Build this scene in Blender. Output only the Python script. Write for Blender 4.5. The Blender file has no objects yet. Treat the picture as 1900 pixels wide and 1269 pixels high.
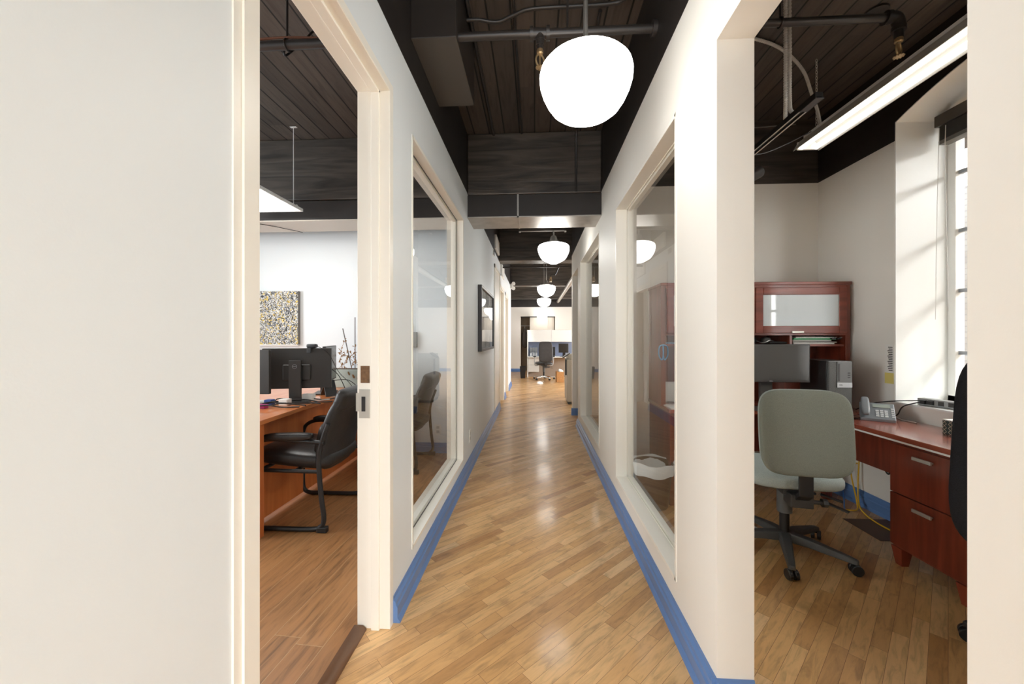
import bpy, bmesh, math, random
from mathutils import Vector, Matrix, Euler
random.seed(7)
D = bpy.data
SC = bpy.context.scene
COL = SC.collection
PI = math.pi

# ------------------------------------------------------------------ camera, world, exposure
cam = D.objects.new('camera', D.cameras.new('camera'))
COL.objects.link(cam)
cam.location = (0, 0, 1.28)
cam.rotation_euler = (PI/2, 0, math.atan(42/720))
cam.data.sensor_width = 36
cam.data.lens = 720*36/1900
cam.data.shift_y = -8.5/1900
cam.data.clip_start = .02
SC.camera = cam
SC.view_settings.view_transform = 'Standard'
SC.view_settings.look = 'None'
SC.view_settings.gamma = 1
SC.view_settings.exposure = 1.06
SC.view_settings.use_curve_mapping = False
w = D.worlds.new('world'); SC.world = w
w.use_nodes = True
w.node_tree.nodes['Background'].inputs[0].default_value = (.88, .95, 1, 1)
w.node_tree.nodes['Background'].inputs[1].default_value = 2.3
SC.cycles.max_bounces = 10
SC.cycles.diffuse_bounces = 6
SC.cycles.glossy_bounces = 5
SC.cycles.transparent_max_bounces = 12
SC.cycles.caustics_reflective = False
SC.cycles.caustics_refractive = False
SC.cycles.sample_clamp_indirect = 6
LAMP_E = 5.8       # glass globes
PANEL_E = 5.0       # LED panel and tubes

def area(name, loc, rot, sx, sy, power, portal=False, color=(1, 1, 1)):
    l = D.lights.new(name, 'AREA'); l.shape = 'RECTANGLE'; l.size = sx; l.size_y = sy
    l.energy = power; l.color = color
    l.cycles.is_portal = portal
    o = D.objects.new(name, l); COL.objects.link(o); o.location = loc; o.rotation_euler = rot
    return o
# sky portals in the office window and the corridor end left open for fill
area('portal_office_window', (3.0, 2.1, 1.85), (0, PI/2, 0), 2.2, 1.6, 1, True)
area('portal_lobby', (0, -2.3, 1.6), (PI/2, 0, 0), 1.3, 3.2, 1, True)
# added area lights: daylight fill at unseen window openings
area('daylight_fill_left', (-4.75, 1.5, 1.75), (0, -PI/2, 0), 1.9, 2.4, 46, False, (.95, .98, 1))
area('daylight_fill_open', (4.5, 10.5, 1.75), (0, PI/2, 0), 1.7, 4.0, 95, False, (.97, .98, 1))
sun = D.lights.new('sun', 'SUN'); sun.energy = 15; sun.angle = math.radians(110); sun.color = (1, .98, .95)
so = D.objects.new('sun', sun); COL.objects.link(so)
so.rotation_euler = Vector((-.75, .38, -.72)).to_track_quat('-Z', 'Y').to_euler()

# ------------------------------------------------------------------ materials
class NT:
    def __init__(s, m):
        s.t = m.node_tree; s.t.nodes.clear()
    def n(s, typ, **kw):
        nd = s.t.nodes.new(typ)
        for k, v in kw.items():
            if k.startswith('i_'):
                nd.inputs[k[2:].replace('_', ' ')].default_value = v
            else:
                setattr(nd, k, v)
        return nd
    def link(s, a, b): s.t.links.new(a, b)
    def math(s, op, a, b=None, c=None):
        nd = s.t.nodes.new('ShaderNodeMath'); nd.operation = op
        for i, v in enumerate((a, b, c)):
            if v is None: continue
            if isinstance(v, (int, float)): nd.inputs[i].default_value = v
            else: s.link(v, nd.inputs[i])
        return nd.outputs[0]
    def ramp(s, fac, stops, interp='LINEAR'):
        r = s.t.nodes.new('ShaderNodeValToRGB'); r.color_ramp.interpolation = interp
        el = r.color_ramp.elements
        while len(el) < len(stops): el.new(.5)
        for e, (p, c) in zip(el, stops): e.position = p; e.color = (*c, 1)
        s.link(fac, r.inputs[0]); return r.outputs[0]
    def mix(s, f, a, b, mode='MIX'):
        nd = s.t.nodes.new('ShaderNodeMix'); nd.data_type = 'RGBA'; nd.blend_type = mode
        for sock, v in ((nd.inputs[0], f), (nd.inputs[6], a), (nd.inputs[7], b)):
            if isinstance(v, (int, float)): sock.default_value = v
            elif isinstance(v, tuple): sock.default_value = (*v[:3], 1)
            else: s.link(v, sock)
        return nd.outputs[2]

def lin(r, g, b):
    f = lambda v: (v/255/12.92) if v/255 <= .04045 else ((v/255+.055)/1.055)**2.4
    return (f(r), f(g), f(b))

def newmat(name):
    m = D.materials.new(name); m.use_nodes = True; return m, NT(m)

def finish(nt, bsdf, height=None, strength=.2, dist=.01):
    out = nt.n('ShaderNodeOutputMaterial')
    if height is not None:
        b = nt.n('ShaderNodeBump'); b.inputs['Strength'].default_value = strength; b.inputs['Distance'].default_value = dist
        nt.link(height, b.inputs['Height']); nt.link(b.outputs[0], bsdf.inputs['Normal'])
    nt.link(bsdf.outputs[0], out.inputs[0])

def plain(name, rgb, rough=.5, metal=0, noise=0, nscale=40, bump=0, bscale=80, emit=0, spec=.5, coat=0):
    m, nt = newmat(name)
    b = nt.n('ShaderNodeBsdfPrincipled')
    b.inputs['Roughness'].default_value = rough; b.inputs['Metallic'].default_value = metal
    b.inputs['Specular IOR Level'].default_value = spec
    b.inputs['Coat Weight'].default_value = coat
    c = lin(*rgb)
    b.inputs['Base Color'].default_value = (*c, 1)
    tc = nt.n('ShaderNodeTexCoord')
    if noise:
        nz = nt.n('ShaderNodeTexNoise'); nz.inputs['Scale'].default_value = nscale; nz.inputs['Detail'].default_value = 4
        nt.link(tc.outputs['Object'], nz.inputs['Vector'])
        lo = tuple(v*(1-noise) for v in c); hi = tuple(min(1, v*(1+noise)) for v in c)
        nt.link(nt.ramp(nz.outputs[0], [(.3, lo), (.7, hi)]), b.inputs['Base Color'])
    if emit:
        b.inputs['Emission Color'].default_value = (*c, 1); b.inputs['Emission Strength'].default_value = emit
    h = None
    if bump:
        nb = nt.n('ShaderNodeTexNoise'); nb.inputs['Scale'].default_value = bscale; nb.inputs['Detail'].default_value = 3
        nt.link(tc.outputs['Object'], nb.inputs['Vector']); h = nb.outputs[0]
    finish(nt, b, h, bump, .004)
    return m

def planks(name, angle, width, length, cols, seam, seamw, rough, grain=(3, 60), gcol=.35, bump=.15, seam_end=True, coat=0, knots=0):
    """boards laid at an angle, every board its own tone"""
    m, nt = newmat(name)
    b = nt.n('ShaderNodeBsdfPrincipled')
    b.inputs['Roughness'].default_value = rough; b.inputs['Coat Weight'].default_value = coat
    b.inputs['Coat Roughness'].default_value = .12
    tc = nt.n('ShaderNodeTexCoord')
    mp = nt.n('ShaderNodeMapping'); mp.inputs['Rotation'].default_value = (0, 0, -angle)
    nt.link(tc.outputs['Object'], mp.inputs['Vector'])
    sp = nt.n('ShaderNodeSeparateXYZ'); nt.link(mp.outputs[0], sp.inputs[0])
    u, v = sp.outputs[0], sp.outputs[1]
    vr = nt.math('DIVIDE', v, width)
    row = nt.math('FLOOR', vr)
    wn = nt.n('ShaderNodeTexWhiteNoise'); wn.noise_dimensions = '1D'; nt.link(row, wn.inputs['W'])
    ul = nt.math('ADD', nt.math('DIVIDE', u, length), nt.math('MULTIPLY', wn.outputs[0], 7.3))
    idx = nt.math('FLOOR', ul)
    cb = nt.n('ShaderNodeCombineXYZ'); nt.link(row, cb.inputs[0]); nt.link(idx, cb.inputs[1])
    w2 = nt.n('ShaderNodeTexWhiteNoise'); w2.noise_dimensions = '3D'; nt.link(cb.outputs[0], w2.inputs['Vector'])
    n = len(cols)
    base = nt.ramp(w2.outputs[0], [(i/max(1, n-1), c) for i, c in enumerate(cols)])
    # grain
    g = nt.n('ShaderNodeCombineXYZ')
    nt.link(nt.math('MULTIPLY', u, grain[0]), g.inputs[0]); nt.link(nt.math('MULTIPLY', v, grain[1]), g.inputs[1])
    nt.link(nt.math('MULTIPLY', w2.outputs[0], 37.0), g.inputs[2])
    nz = nt.n('ShaderNodeTexNoise'); nz.inputs['Scale'].default_value = 1; nz.inputs['Detail'].default_value = 5; nz.inputs['Roughness'].default_value = .62
    nz.inputs['Distortion'].default_value = .8
    nt.link(g.outputs[0], nz.inputs['Vector'])
    gr = nt.ramp(nz.outputs[0], [(.28, (1-gcol,)*3), (.5, (1, 1, 1)), (.75, (1+gcol*.4,)*3)])
    col = nt.mix(1.0, base, gr, 'MULTIPLY')
    if knots:
        kz = nt.n('ShaderNodeTexNoise'); kz.inputs['Scale'].default_value = 5; kz.inputs['Detail'].default_value = 4
        nt.link(tc.outputs['Object'], kz.inputs['Vector'])
        kf = nt.ramp(kz.outputs[0], [(.58, (0, 0, 0)), (.72, (1, 1, 1))])
        kk = nt.math('MULTIPLY', kf, knots)
        col = nt.mix(kk, col, tuple(c*.35 for c in cols[0]))
    fv = nt.math('FRACT', vr); fu = nt.math('FRACT', ul)
    ev = nt.math('LESS_THAN', nt.math('MINIMUM', fv, nt.math('SUBTRACT', 1, fv)), seamw/width/2)
    ed = ev
    if seam_end:
        eu = nt.math('LESS_THAN', fu, seamw/length)
        ed = nt.math('MAXIMUM', ev, eu)
    col = nt.mix(ed, col, seam)
    nt.link(col, b.inputs['Base Color'])
    h = nt.math('SUBTRACT', nt.math('MULTIPLY', nz.outputs[0], .35), ed)
    finish(nt, b, h, bump, .004)
    return m

def wood(name, c0, c1, rough=.35, axis=0, scale=1.0, coat=.2, bump=.05):
    m, nt = newmat(name)
    b = nt.n('ShaderNodeBsdfPrincipled'); b.inputs['Roughness'].default_value = rough
    b.inputs['Coat Weight'].default_value = coat; b.inputs['Coat Roughness'].default_value = .15
    tc = nt.n('ShaderNodeTexCoord'); mp = nt.n('ShaderNodeMapping')
    sc = [14*scale]*3; sc[axis] = 1.3*scale
    mp.inputs['Scale'].default_value = sc
    nt.link(tc.outputs['Object'], mp.inputs['Vector'])
    nz = nt.n('ShaderNodeTexNoise'); nz.inputs['Scale'].default_value = 1; nz.inputs['Detail'].default_value = 6; nz.inputs['Distortion'].default_value = 1.2
    nt.link(mp.outputs[0], nz.inputs['Vector'])
    nt.link(nt.ramp(nz.outputs[0], [(.25, c0), (.75, c1)]), b.inputs['Base Color'])
    finish(nt, b, nz.outputs[0], bump, .006 if bump > .1 else .002)
    return m

def glass(name, tint=(1, 1, 1), ior=1.5, rough=0):
    m, nt = newmat(name)
    tr = nt.n('ShaderNodeBsdfTransparent'); tr.inputs[0].default_value = (*tint, 1)
    gl = nt.n('ShaderNodeBsdfGlossy'); gl.inputs['Roughness'].default_value = rough
    fr = nt.n('ShaderNodeFresnel'); fr.inputs[0].default_value = ior
    mx = nt.n('ShaderNodeMixShader'); ge = nt.n('ShaderNodeNewGeometry'); nt.link(nt.math('MULTIPLY', fr.outputs[0], nt.math('SUBTRACT', 1, ge.outputs['Backfacing'])), mx.inputs[0]); nt.link(tr.outputs[0], mx.inputs[1]); nt.link(gl.outputs[0], mx.inputs[2])
    out = nt.n('ShaderNodeOutputMaterial'); nt.link(mx.outputs[0], out.inputs[0])
    return m

M = {}
M['wall'] = plain('wall_paint', (236, 232, 224), .55, bump=.04, bscale=220)
M['wall_cool'] = plain('wall_paint_cool_lit', (229, 234, 236), .5, bump=.04, bscale=220)  # white walls with the tint of cool daylight put into the colour
M['trim'] = plain('white_trim', (242, 238, 228), .35)
M['black'] = plain('black_paint', (38, 33, 31), .5, noise=.25, nscale=6, bump=.08, bscale=30)
M['blue'] = plain('blue_gloss_paint', (96, 130, 182), .28)
M['floor'] = planks('maple_strip_floor', math.radians(45), .054, .52,
    [lin(172, 124, 76), lin(206, 160, 104), lin(218, 174, 118), lin(222, 180, 126), lin(212, 166, 110), lin(194, 146, 92), lin(228, 190, 140)],
    lin(112, 74, 42), .0012, .36, (7, 45), .34, .05, coat=.25, knots=.35)
M['laminate'] = planks('laminate_floor', math.radians(86), .122, 1.2,
    [lin(160, 112, 70), lin(178, 128, 82), lin(168, 118, 74), lin(186, 138, 92)], lin(196, 160, 118), .0022, .38, (4, 34), .5, .12, coat=.25)
M['ceiling'] = planks('black_plank_ceiling', math.radians(90), .142, 4.0,
    [lin(80, 71, 64), lin(94, 84, 76), lin(72, 64, 58), lin(87, 77, 70)], lin(8, 7, 6), .011, .5, (3, 26), .45, .5, seam_end=False)
M['beam'] = wood('black_timber', lin(34, 30, 28), lin(94, 86, 78), .42, 0, .9, .1, bump=.6)
M['ductblack'] = plain('black_sheet_metal', (46, 41, 38), .42, .0, noise=.15, nscale=5)
M['galv'] = plain('galvanised_sheet', (176, 172, 166), .45, .8, noise=.12, nscale=9)
M['pipeblack'] = plain('black_pipe', (56, 52, 50), .35, .2)
M['steel'] = plain('brushed_steel', (188, 186, 182), .3, .9)
M['nickel'] = plain('satin_nickel', (200, 196, 186), .35, .7)
M['flexsteel'] = plain('flexible_steel', (206, 202, 196), .4, .15)
M['brass'] = plain('aged_brass', (176, 150, 112), .4, .7)
M['globe'] = plain('opal_glass', (255, 253, 248), .2, emit=LAMP_E)
M['led'] = plain('led_diffuser', (255, 254, 250), .3, emit=PANEL_E)
M['tube'] = plain('fluorescent_tube', (250, 250, 248), .25, emit=1.0)
M['white'] = plain('white_enamel', (240, 240, 236), .35)
M['whiteplastic'] = plain('white_plastic', (232, 231, 226), .4)
M['glass'] = glass('clear_glass', (.985, .988, .982), 1.55)
M['frost'] = plain('frosted_glass', (206, 214, 217), .35, spec=.6, coat=1)  # frosted glass, base brightened to include the window's white reflection
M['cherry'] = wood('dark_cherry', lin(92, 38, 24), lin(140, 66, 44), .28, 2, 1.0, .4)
M['cherry_top'] = wood('dark_cherry_top', lin(136, 66, 48), lin(168, 90, 68), .25, 1, 1.0, .9)  # paler and pinker than the panels: window sheen put into the colour
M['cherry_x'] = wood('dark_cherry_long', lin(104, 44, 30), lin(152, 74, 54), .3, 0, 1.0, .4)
M['orange'] = wood('honey_cherry', lin(206, 112, 56), lin(228, 148, 90), .3, 1, .8, .4)
M['orange_z'] = wood('honey_cherry_upright', lin(196, 102, 48), lin(220, 132, 74), .35, 2, .8, .3)
M['leather'] = plain('black_leather', (44, 40, 38), .38, bump=.25, bscale=60, noise=.2, nscale=12)
M['blackplastic'] = plain('black_plastic', (34, 33, 33), .4)
M['graphite'] = plain('graphite_plastic', (62, 60, 58), .42)
M['screen'] = plain('dark_screen', (70, 68, 65), .22, spec=.6)
M['screenback'] = plain('monitor_back_plastic', (58, 55, 52), .4)
M['fabric'] = plain('sage_grey_fabric', (122, 125, 114), .85, noise=.10, nscale=260, bump=.35, bscale=330)
M['fabric2'] = plain('pale_grey_fabric', (158, 166, 160), .85, noise=.12, nscale=260, bump=.35, bscale=330)
M['navyfabric'] = plain('black_blue_fabric', (30, 33, 42), .85, noise=.3, nscale=200, bump=.3, bscale=260)
M['greyplastic'] = plain('grey_plastic', (92, 92, 90), .45)
M['darkgrey'] = plain('dark_grey_plastic', (74, 74, 73), .4)
M['silver'] = plain('silver_plastic', (186, 188, 190), .35, .3)
M['phonegrey'] = plain('phone_grey', (118, 122, 126), .35)
M['lcd'] = plain('lcd', (150, 158, 150), .2)
M['key'] = plain('phone_key', (206, 208, 208), .4)
M['papers'] = plain('paper', (236, 234, 228), .7)
M['paper_grey'] = plain('printed_paper', (196, 194, 188), .7, noise=.35, nscale=180)
M['yellow'] = plain('yellow_note', (226, 208, 122), .7)
M['green'] = plain('green_folder', (38, 142, 84), .5)
M['bluecable'] = plain('blue_cable', (64, 112, 172), .4)
M['yellowcable'] = plain('yellow_cable', (226, 178, 40), .4)
M['blackcable'] = plain('black_cable', (26, 25, 25), .45)
M['whitecable'] = plain('white_cable', (222, 220, 214), .45)
M['magenta'] = plain('magenta_wrapper', (170, 50, 120), .5)
M['bluebit'] = plain('blue_wrapper', (60, 96, 170), .5)
M['planter'] = plain('sage_planter', (158, 170, 162), .5)
M['stick'] = plain('brown_stake', (150, 108, 66), .7)
M['greystick'] = plain('grey_stake', (96, 92, 88), .7)
M['dryleaf'] = plain('dry_leaf', (140, 100, 56), .8)
M['binliner'] = glass('clear_bin_liner', (.86, .87, .86), 1.9, .25)
M['binbody'] = plain('brown_bin_plastic', (74, 50, 32), .45)
M['ribbon'] = plain('blue_ribbon', (88, 150, 196), .6)
M['cubefabric'] = plain('blue_grey_panel_fabric', (118, 126, 148), .85, noise=.1, nscale=120)
M['greige'] = plain('greige_panel', (150, 136, 122), .6)
M['coat'] = plain('dark_coat', (58, 50, 44), .9)
M['copier'] = plain('copier_grey', (172, 168, 156), .45)
M['copierdark'] = plain('copier_dark', (66, 64, 60), .45)
M['carton'] = plain('cardboard', (190, 140, 88), .8, noise=.1, nscale=30)
M['chrome'] = plain('chrome', (210, 210, 208), .15, 1)
M['door'] = plain('door_paint', (206, 200, 188), .45)
M['closet'] = plain('closet_door_paint', (206, 198, 185), .5)
M['interior'] = plain('closet_interior', (150, 134, 114), .7)
M['outbrick_m'] = plain('mortar', (225, 222, 216), .9)

def mat_painting():
    m, nt = newmat('drip_painting')
    b = nt.n('ShaderNodeBsdfPrincipled'); b.inputs['Roughness'].default_value = .6
    tc = nt.n('ShaderNodeTexCoord'); col = None
    def nz(scale, dist, off, det=3):
        mp = nt.n('ShaderNodeMapping'); mp.inputs['Location'].default_value = (off, off*2, off)
        nt.link(tc.outputs['Object'], mp.inputs['Vector'])
        n = nt.n('ShaderNodeTexNoise'); n.inputs['Scale'].default_value = scale; n.inputs['Detail'].default_value = det; n.inputs['Distortion'].default_value = dist
        nt.link(mp.outputs[0], n.inputs['Vector']); return n.outputs[0]
    step = lambda f, a, e=.02: nt.ramp(f, [(a, (0, 0, 0)), (a+e, (1, 1, 1))])
    col = nt.mix(step(nz(22, 2, 1), .52), lin(206, 206, 202), lin(120, 122, 126))
    col = nt.mix(step(nz(17, 3, 4), .57), col, lin(218, 186, 62))
    col = nt.mix(step(nz(8, 1, 9), .62, .05), col, lin(224, 196, 90))
    col = nt.mix(step(nz(25, 3, 12), .52), col, lin(20, 22, 28))
    col = nt.mix(step(nz(30, 3, 21), .60), col, lin(238, 238, 234))
    nt.link(col, b.inputs['Base Color']); finish(nt, b, nz(25, 3, 12), .3, .004)
    return m
M['painting'] = mat_painting()

def mat_print():
    m, nt = newmat('framed_print')
    b = nt.n('ShaderNodeBsdfPrincipled'); b.inputs['Roughness'].default_value = .5
    tc = nt.n('ShaderNodeTexCoord'); n = nt.n('ShaderNodeTexNoise'); n.inputs['Scale'].default_value = 4; n.inputs['Detail'].default_value = 6
    nt.link(tc.outputs['Object'], n.inputs['Vector'])
    nt.link(nt.ramp(n.outputs[0], [(.3, lin(120, 122, 126)), (.5, lin(176, 178, 180)), (.7, lin(214, 214, 212))]), b.inputs['Base Color'])
    finish(nt, b); return m
M['print'] = mat_print()

def mat_brick():
    m, nt = newmat('pale_brick')
    b = nt.n('ShaderNodeBsdfPrincipled'); b.inputs['Roughness'].default_value = .9
    tc = nt.n('ShaderNodeTexCoord'); mp = nt.n('ShaderNodeMapping'); mp.inputs['Rotation'].default_value = (PI/2, 0, PI/2)
    sp = nt.n('ShaderNodeSeparateXYZ'); nt.link(tc.outputs['Object'], sp.inputs[0])
    cb = nt.n('ShaderNodeCombineXYZ'); nt.link(sp.outputs[1], cb.inputs[0]); nt.link(sp.outputs[2], cb.inputs[1])
    br = nt.n('ShaderNodeTexBrick'); br.inputs['Scale'].default_value = 1
    br.inputs['Brick Width'].default_value = .21; br.inputs['Row Height'].default_value = .075; br.inputs['Mortar Size'].default_value = .006
    br.inputs['Color1'].default_value = (*lin(166, 164, 162), 1); br.inputs['Color2'].default_value = (*lin(152, 148, 145), 1); br.inputs['Mortar'].default_value = (*lin(138, 136, 135), 1)
    nt.link(cb.outputs[0], br.inputs['Vector']); nt.link(br.outputs[0], b.inputs['Base Color'])
    finish(nt, b); return m
M['brick'] = mat_brick()

def mat_pattern():
    m, nt = newmat('zigzag_pattern')
    b = nt.n('ShaderNodeBsdfPrincipled'); b.inputs['Roughness'].default_value = .5
    tc = nt.n('ShaderNodeTexCoord'); sp = nt.n('ShaderNodeSeparateXYZ'); nt.link(tc.outputs['Object'], sp.inputs[0])
    s = nt.math('ADD', sp.outputs[0], sp.outputs[1])
    z = nt.math('PINGPONG', nt.math('MULTIPLY', sp.outputs[2], 1), .011)
    a = nt.math('PINGPONG', s, .016)
    d = nt.math('ABSOLUTE', nt.math('SUBTRACT', a, z))
    nt.link(nt.mix(nt.math('LESS_THAN', d, .0016), lin(44, 66, 66), lin(206, 200, 178)), b.inputs['Base Color'])
    finish(nt, b); return m
M['pattern'] = mat_pattern()

# ------------------------------------------------------------------ mesh helpers
class MB:
    def __init__(s): s.bm = bmesh.new()
    def box(s, x0, x1, y0, y1, z0, z1, R=None):
        vs = [s.bm.verts.new(p) for p in ((x0, y0, z0), (x1, y0, z0), (x1, y1, z0), (x0, y1, z0), (x0, y0, z1), (x1, y0, z1), (x1, y1, z1), (x0, y1, z1))]
        for f in ((3, 2, 1, 0), (4, 5, 6, 7), (0, 1, 5, 4), (1, 2, 6, 5), (2, 3, 7, 6), (3, 0, 4, 7)): s.bm.faces.new([vs[i] for i in f])
        if R is not None:
            for v in vs: v.co = R @ v.co
        return s
    def cbox(s, c, size, rot=(0, 0, 0)):
        R = Matrix.Translation(c) @ Euler(rot).to_matrix().to_4x4()
        a, b, d = (v/2 for v in size)
        return s.box(-a, a, -b, b, -d, d, R)
    def prism(s, poly, axis, a0, a1):
        """polygon (list of 2d) pushed along axis; for 'x' poly=(y,z), 'y' poly=(x,z), 'z' poly=(x,y)"""
        P = {'x': lambda p, a: (a, p[0], p[1]), 'y': lambda p, a: (p[0], a, p[1]), 'z': lambda p, a: (p[0], p[1], a)}[axis]
        A = [s.bm.verts.new(P(p, a0)) for p in poly]; B = [s.bm.verts.new(P(p, a1)) for p in poly]
        n = len(poly)
        for i in range(n): s.bm.faces.new((A[i], A[(i+1) % n], B[(i+1) % n], B[i]))
        s.bm.faces.new(A[::-1]); s.bm.faces.new(B); return s
    def ring(s, c, t, nrm, r, n):
        b = t.cross(nrm)
        return [s.bm.verts.new(c + (nrm*math.cos(2*PI*i/n) + b*math.sin(2*PI*i/n))*r) for i in range(n)]
    def tube(s, pts, r, n=10, sub=0, r1=None, closed=False):
        P = [Vector(p) for p in pts]
        if sub:
            Q = []; m = len(P)
            rng = range(m) if closed else range(m-1)
            for i in rng:
                if closed: p0, p1, p2, p3 = P[(i-1) % m], P[i], P[(i+1) % m], P[(i+2) % m]
                else: p0, p1, p2, p3 = P[max(0, i-1)], P[i], P[i+1], P[min(m-1, i+2)]
                for k in range(sub):
                    t = k/sub
                    Q.append(.5*((2*p1)+(-p0+p2)*t+(2*p0-5*p1+4*p2-p3)*t*t+(-p0+3*p1-3*p2+p3)*t**3))
            if not closed: Q.append(P[-1])
            P = Q
        m = len(P); rings = []; nrm = None
        for i in range(m):
            if closed: t = P[(i+1) % m]-P[(i-1) % m]
            else: t = P[min(m-1, i+1)]-P[max(0, i-1)]
            t.normalize()
            if nrm is None:
                a = Vector((0, 0, 1)) if abs(t.z) < .9 else Vector((1, 0, 0))
                nrm = (a - t*a.dot(t)).normalized()
            else: nrm = (nrm - t*nrm.dot(t)).normalized()
            rr = r if r1 is None else r+(r1-r)*i/(m-1)
            rings.append(s.ring(P[i], t, nrm, rr, n))
        for i in range(m if closed else m-1):
            A, B = rings[i], rings[(i+1) % m]
            for k in range(n): s.bm.faces.new((A[k], A[(k+1) % n], B[(k+1) % n], B[k]))
        if not closed:
            s.bm.faces.new(rings[0][::-1]); s.bm.faces.new(rings[-1])
        return s
    def cyl(s, p0, p1, r, n=16, r1=None): return s.tube([p0, p1], r, n, 0, r1)
    def lathe(s, prof, c=(0, 0, 0), n=32, R=None, cap=True):
        rings = []
        new = []
        for r, z in prof:
            if r < 1e-6:
                v = s.bm.verts.new((0, 0, z)); rings.append([v]); new.append(v)
            else:
                rg = [s.bm.verts.new((r*math.cos(2*PI*i/n), r*math.sin(2*PI*i/n), z)) for i in range(n)]
                rings.append(rg); new += rg
        for A, B in zip(rings, rings[1:]):
            for k in range(n):
                k2 = (k+1) % n
                if len(A) == 1 and len(B) == 1: continue
                if len(A) == 1: s.bm.faces.new((A[0], B[k2], B[k]))
                elif len(B) == 1: s.bm.faces.new((A[k], A[k2], B[0]))
                else: s.bm.faces.new((A[k], A[k2], B[k2], B[k]))
        if cap:
            if len(rings[0]) > 1: s.bm.faces.new(rings[0][::-1])
            if len(rings[-1]) > 1: s.bm.faces.new(rings[-1])
        T = Matrix.Translation(c) @ (R.to_4x4() if R is not None else Matrix())
        for v in new: v.co = T @ v.co
        return s
    def pad(s, c, size, rot=(0, 0, 0), e1=.35, e2=.35, nu=40, nv=20, bend=None):
        """superellipsoid cushion; e2 rounds the outline in local xy, e1 the thickness in z"""
        R = Matrix.Translation(c) @ Euler(rot).to_matrix().to_4x4()
        sg = lambda v, e: math.copysign(abs(v)**e, v)
        a, b, d = (v/2 for v in size)
        rows = []
        for j in range(nv+1):
            ph = -PI/2+PI*j/nv; row = []
            m = 1 if j in (0, nv) else nu
            for i in range(m):
                th = 2*PI*i/nu
                p = Vector((a*sg(math.cos(ph), e1)*sg(math.cos(th), e2), b*sg(math.cos(ph), e1)*sg(math.sin(th), e2), d*sg(math.sin(ph), e1)))
                if bend: p = bend(p)
                row.append(s.bm.verts.new(R @ p))
            rows.append(row)
        for A, B in zip(rows, rows[1:]):
            for k in range(nu):
                k2 = (k+1) % nu
                if len(A) == 1: s.bm.faces.new((A[0], B[k2], B[k]))
                elif len(B) == 1: s.bm.faces.new((A[k], A[k2], B[0]))
                else: s.bm.faces.new((A[k], A[k2], B[k2], B[k]))
        return s
    def poly(s, pts): s.bm.faces.new([s.bm.verts.new(p) for p in pts]); return s
    def build(s, name, mat, parent=None, smooth=False, bevel=0, seg=2):
        bmesh.ops.recalc_face_normals(s.bm, faces=s.bm.faces)
        me = D.meshes.new(name); s.bm.to_mesh(me); s.bm.free()
        me.materials.append(M[mat] if isinstance(mat, str) else mat)
        o = D.objects.new(name, me); COL.objects.link(o)
        if parent is not None: o.parent = parent
        if smooth:
            me.polygons.foreach_set('use_smooth', [True]*len(me.polygons))
            me.set_sharp_from_angle(angle=math.radians(smooth if smooth > 1 else 40))
        if bevel:
            md = o.modifiers.new('bevel', 'BEVEL'); md.width = bevel; md.segments = seg; md.limit_method = 'ANGLE'; md.angle_limit = math.radians(40)
        return o

def tag(o, label, cat, group=None):
    o['label'] = label; o['category'] = cat
    if group: o['group'] = group
    return o
def thing(name, label, cat, loc=(0, 0, 0), rz=0, group=None):
    o = D.objects.new(name, None); COL.objects.link(o); o.empty_display_size = .1
    o.location = loc; o.rotation_euler = (0, 0, rz)
    return tag(o, label, cat, group)
def struct(o):
    o['kind'] = 'structure'; return o
def sempty(name, loc=(0, 0, 0)):
    o = D.objects.new(name, None); COL.objects.link(o); o.location = loc; return struct(o)
def B(*a): return MB().box(*a)
def dup(root, loc, rz, label):
    r = root.copy(); COL.objects.link(r); r.location = loc; r.rotation_euler = (0, 0, rz); r['label'] = label
    for ch in list(root.children):
        c = ch.copy(); COL.objects.link(c); c.parent = r
        for g in list(ch.children):
            d = g.copy(); COL.objects.link(d); d.parent = c
    return r

# ------------------------------------------------------------------ structure
L, LB = -.637, -.777          # left corridor wall, both faces
R, RB = .623, .747            # right corridor wall
WT, CE = 2.645, 3.21          # top of the white paint, ceiling
H1 = 2.30

struct(B(-.765, 4.4, -3.2, 15.2, -.12, 0).build('floor', 'floor'))
struct(B(-4.6, -.765, 4.4, 15.2, -.12, 0).build('floor_far', 'floor'))
struct(B(-4.6, -.765, -3.2, 4.4, -.12, .006).build('floor_left', 'laminate'))
tr = MB().prism([(-.79, .0), (-.735, .0), (-.738, .008), (-.752, .018), (-.79, .019)], 'y', .86, 1.66)
struct(tr.build('trim_1', wood('threshold_wood', lin(84, 54, 32), lin(124, 84, 52), .3, 1, 1, .4), smooth=True))
struct(B(-4.6, 4.4, -3.2, 15.2, CE, CE+.15).build('ceiling', 'ceiling'))

# left corridor wall
g = MB()
g.box(LB, L, -2.3, .80, 0, WT); g.box(LB, L, .80, 1.69, 2.385, WT); g.box(LB, L, 1.69, 1.981, 0, WT)
g.box(LB, L, 1.981, 3.43, 0, .18); g.box(LB, L, 1.981, 3.43, 2.335, WT); g.box(LB, L, 3.43, 7.05, 0, WT)
g.box(LB, L, 7.05, 7.9, 2.2, WT); g.box(LB, L, 7.9, 8.4, 0, WT); g.box(LB, L, 8.4, 9.2, 2.2, WT); g.box(LB, L, 9.2, 10.4, 0, WT)
struct(g.build('wall_left', 'wall_cool'))
struct(B(LB, L, -2.3, 10.4, WT, CE).build('wall_left_upper', 'black'))
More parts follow.
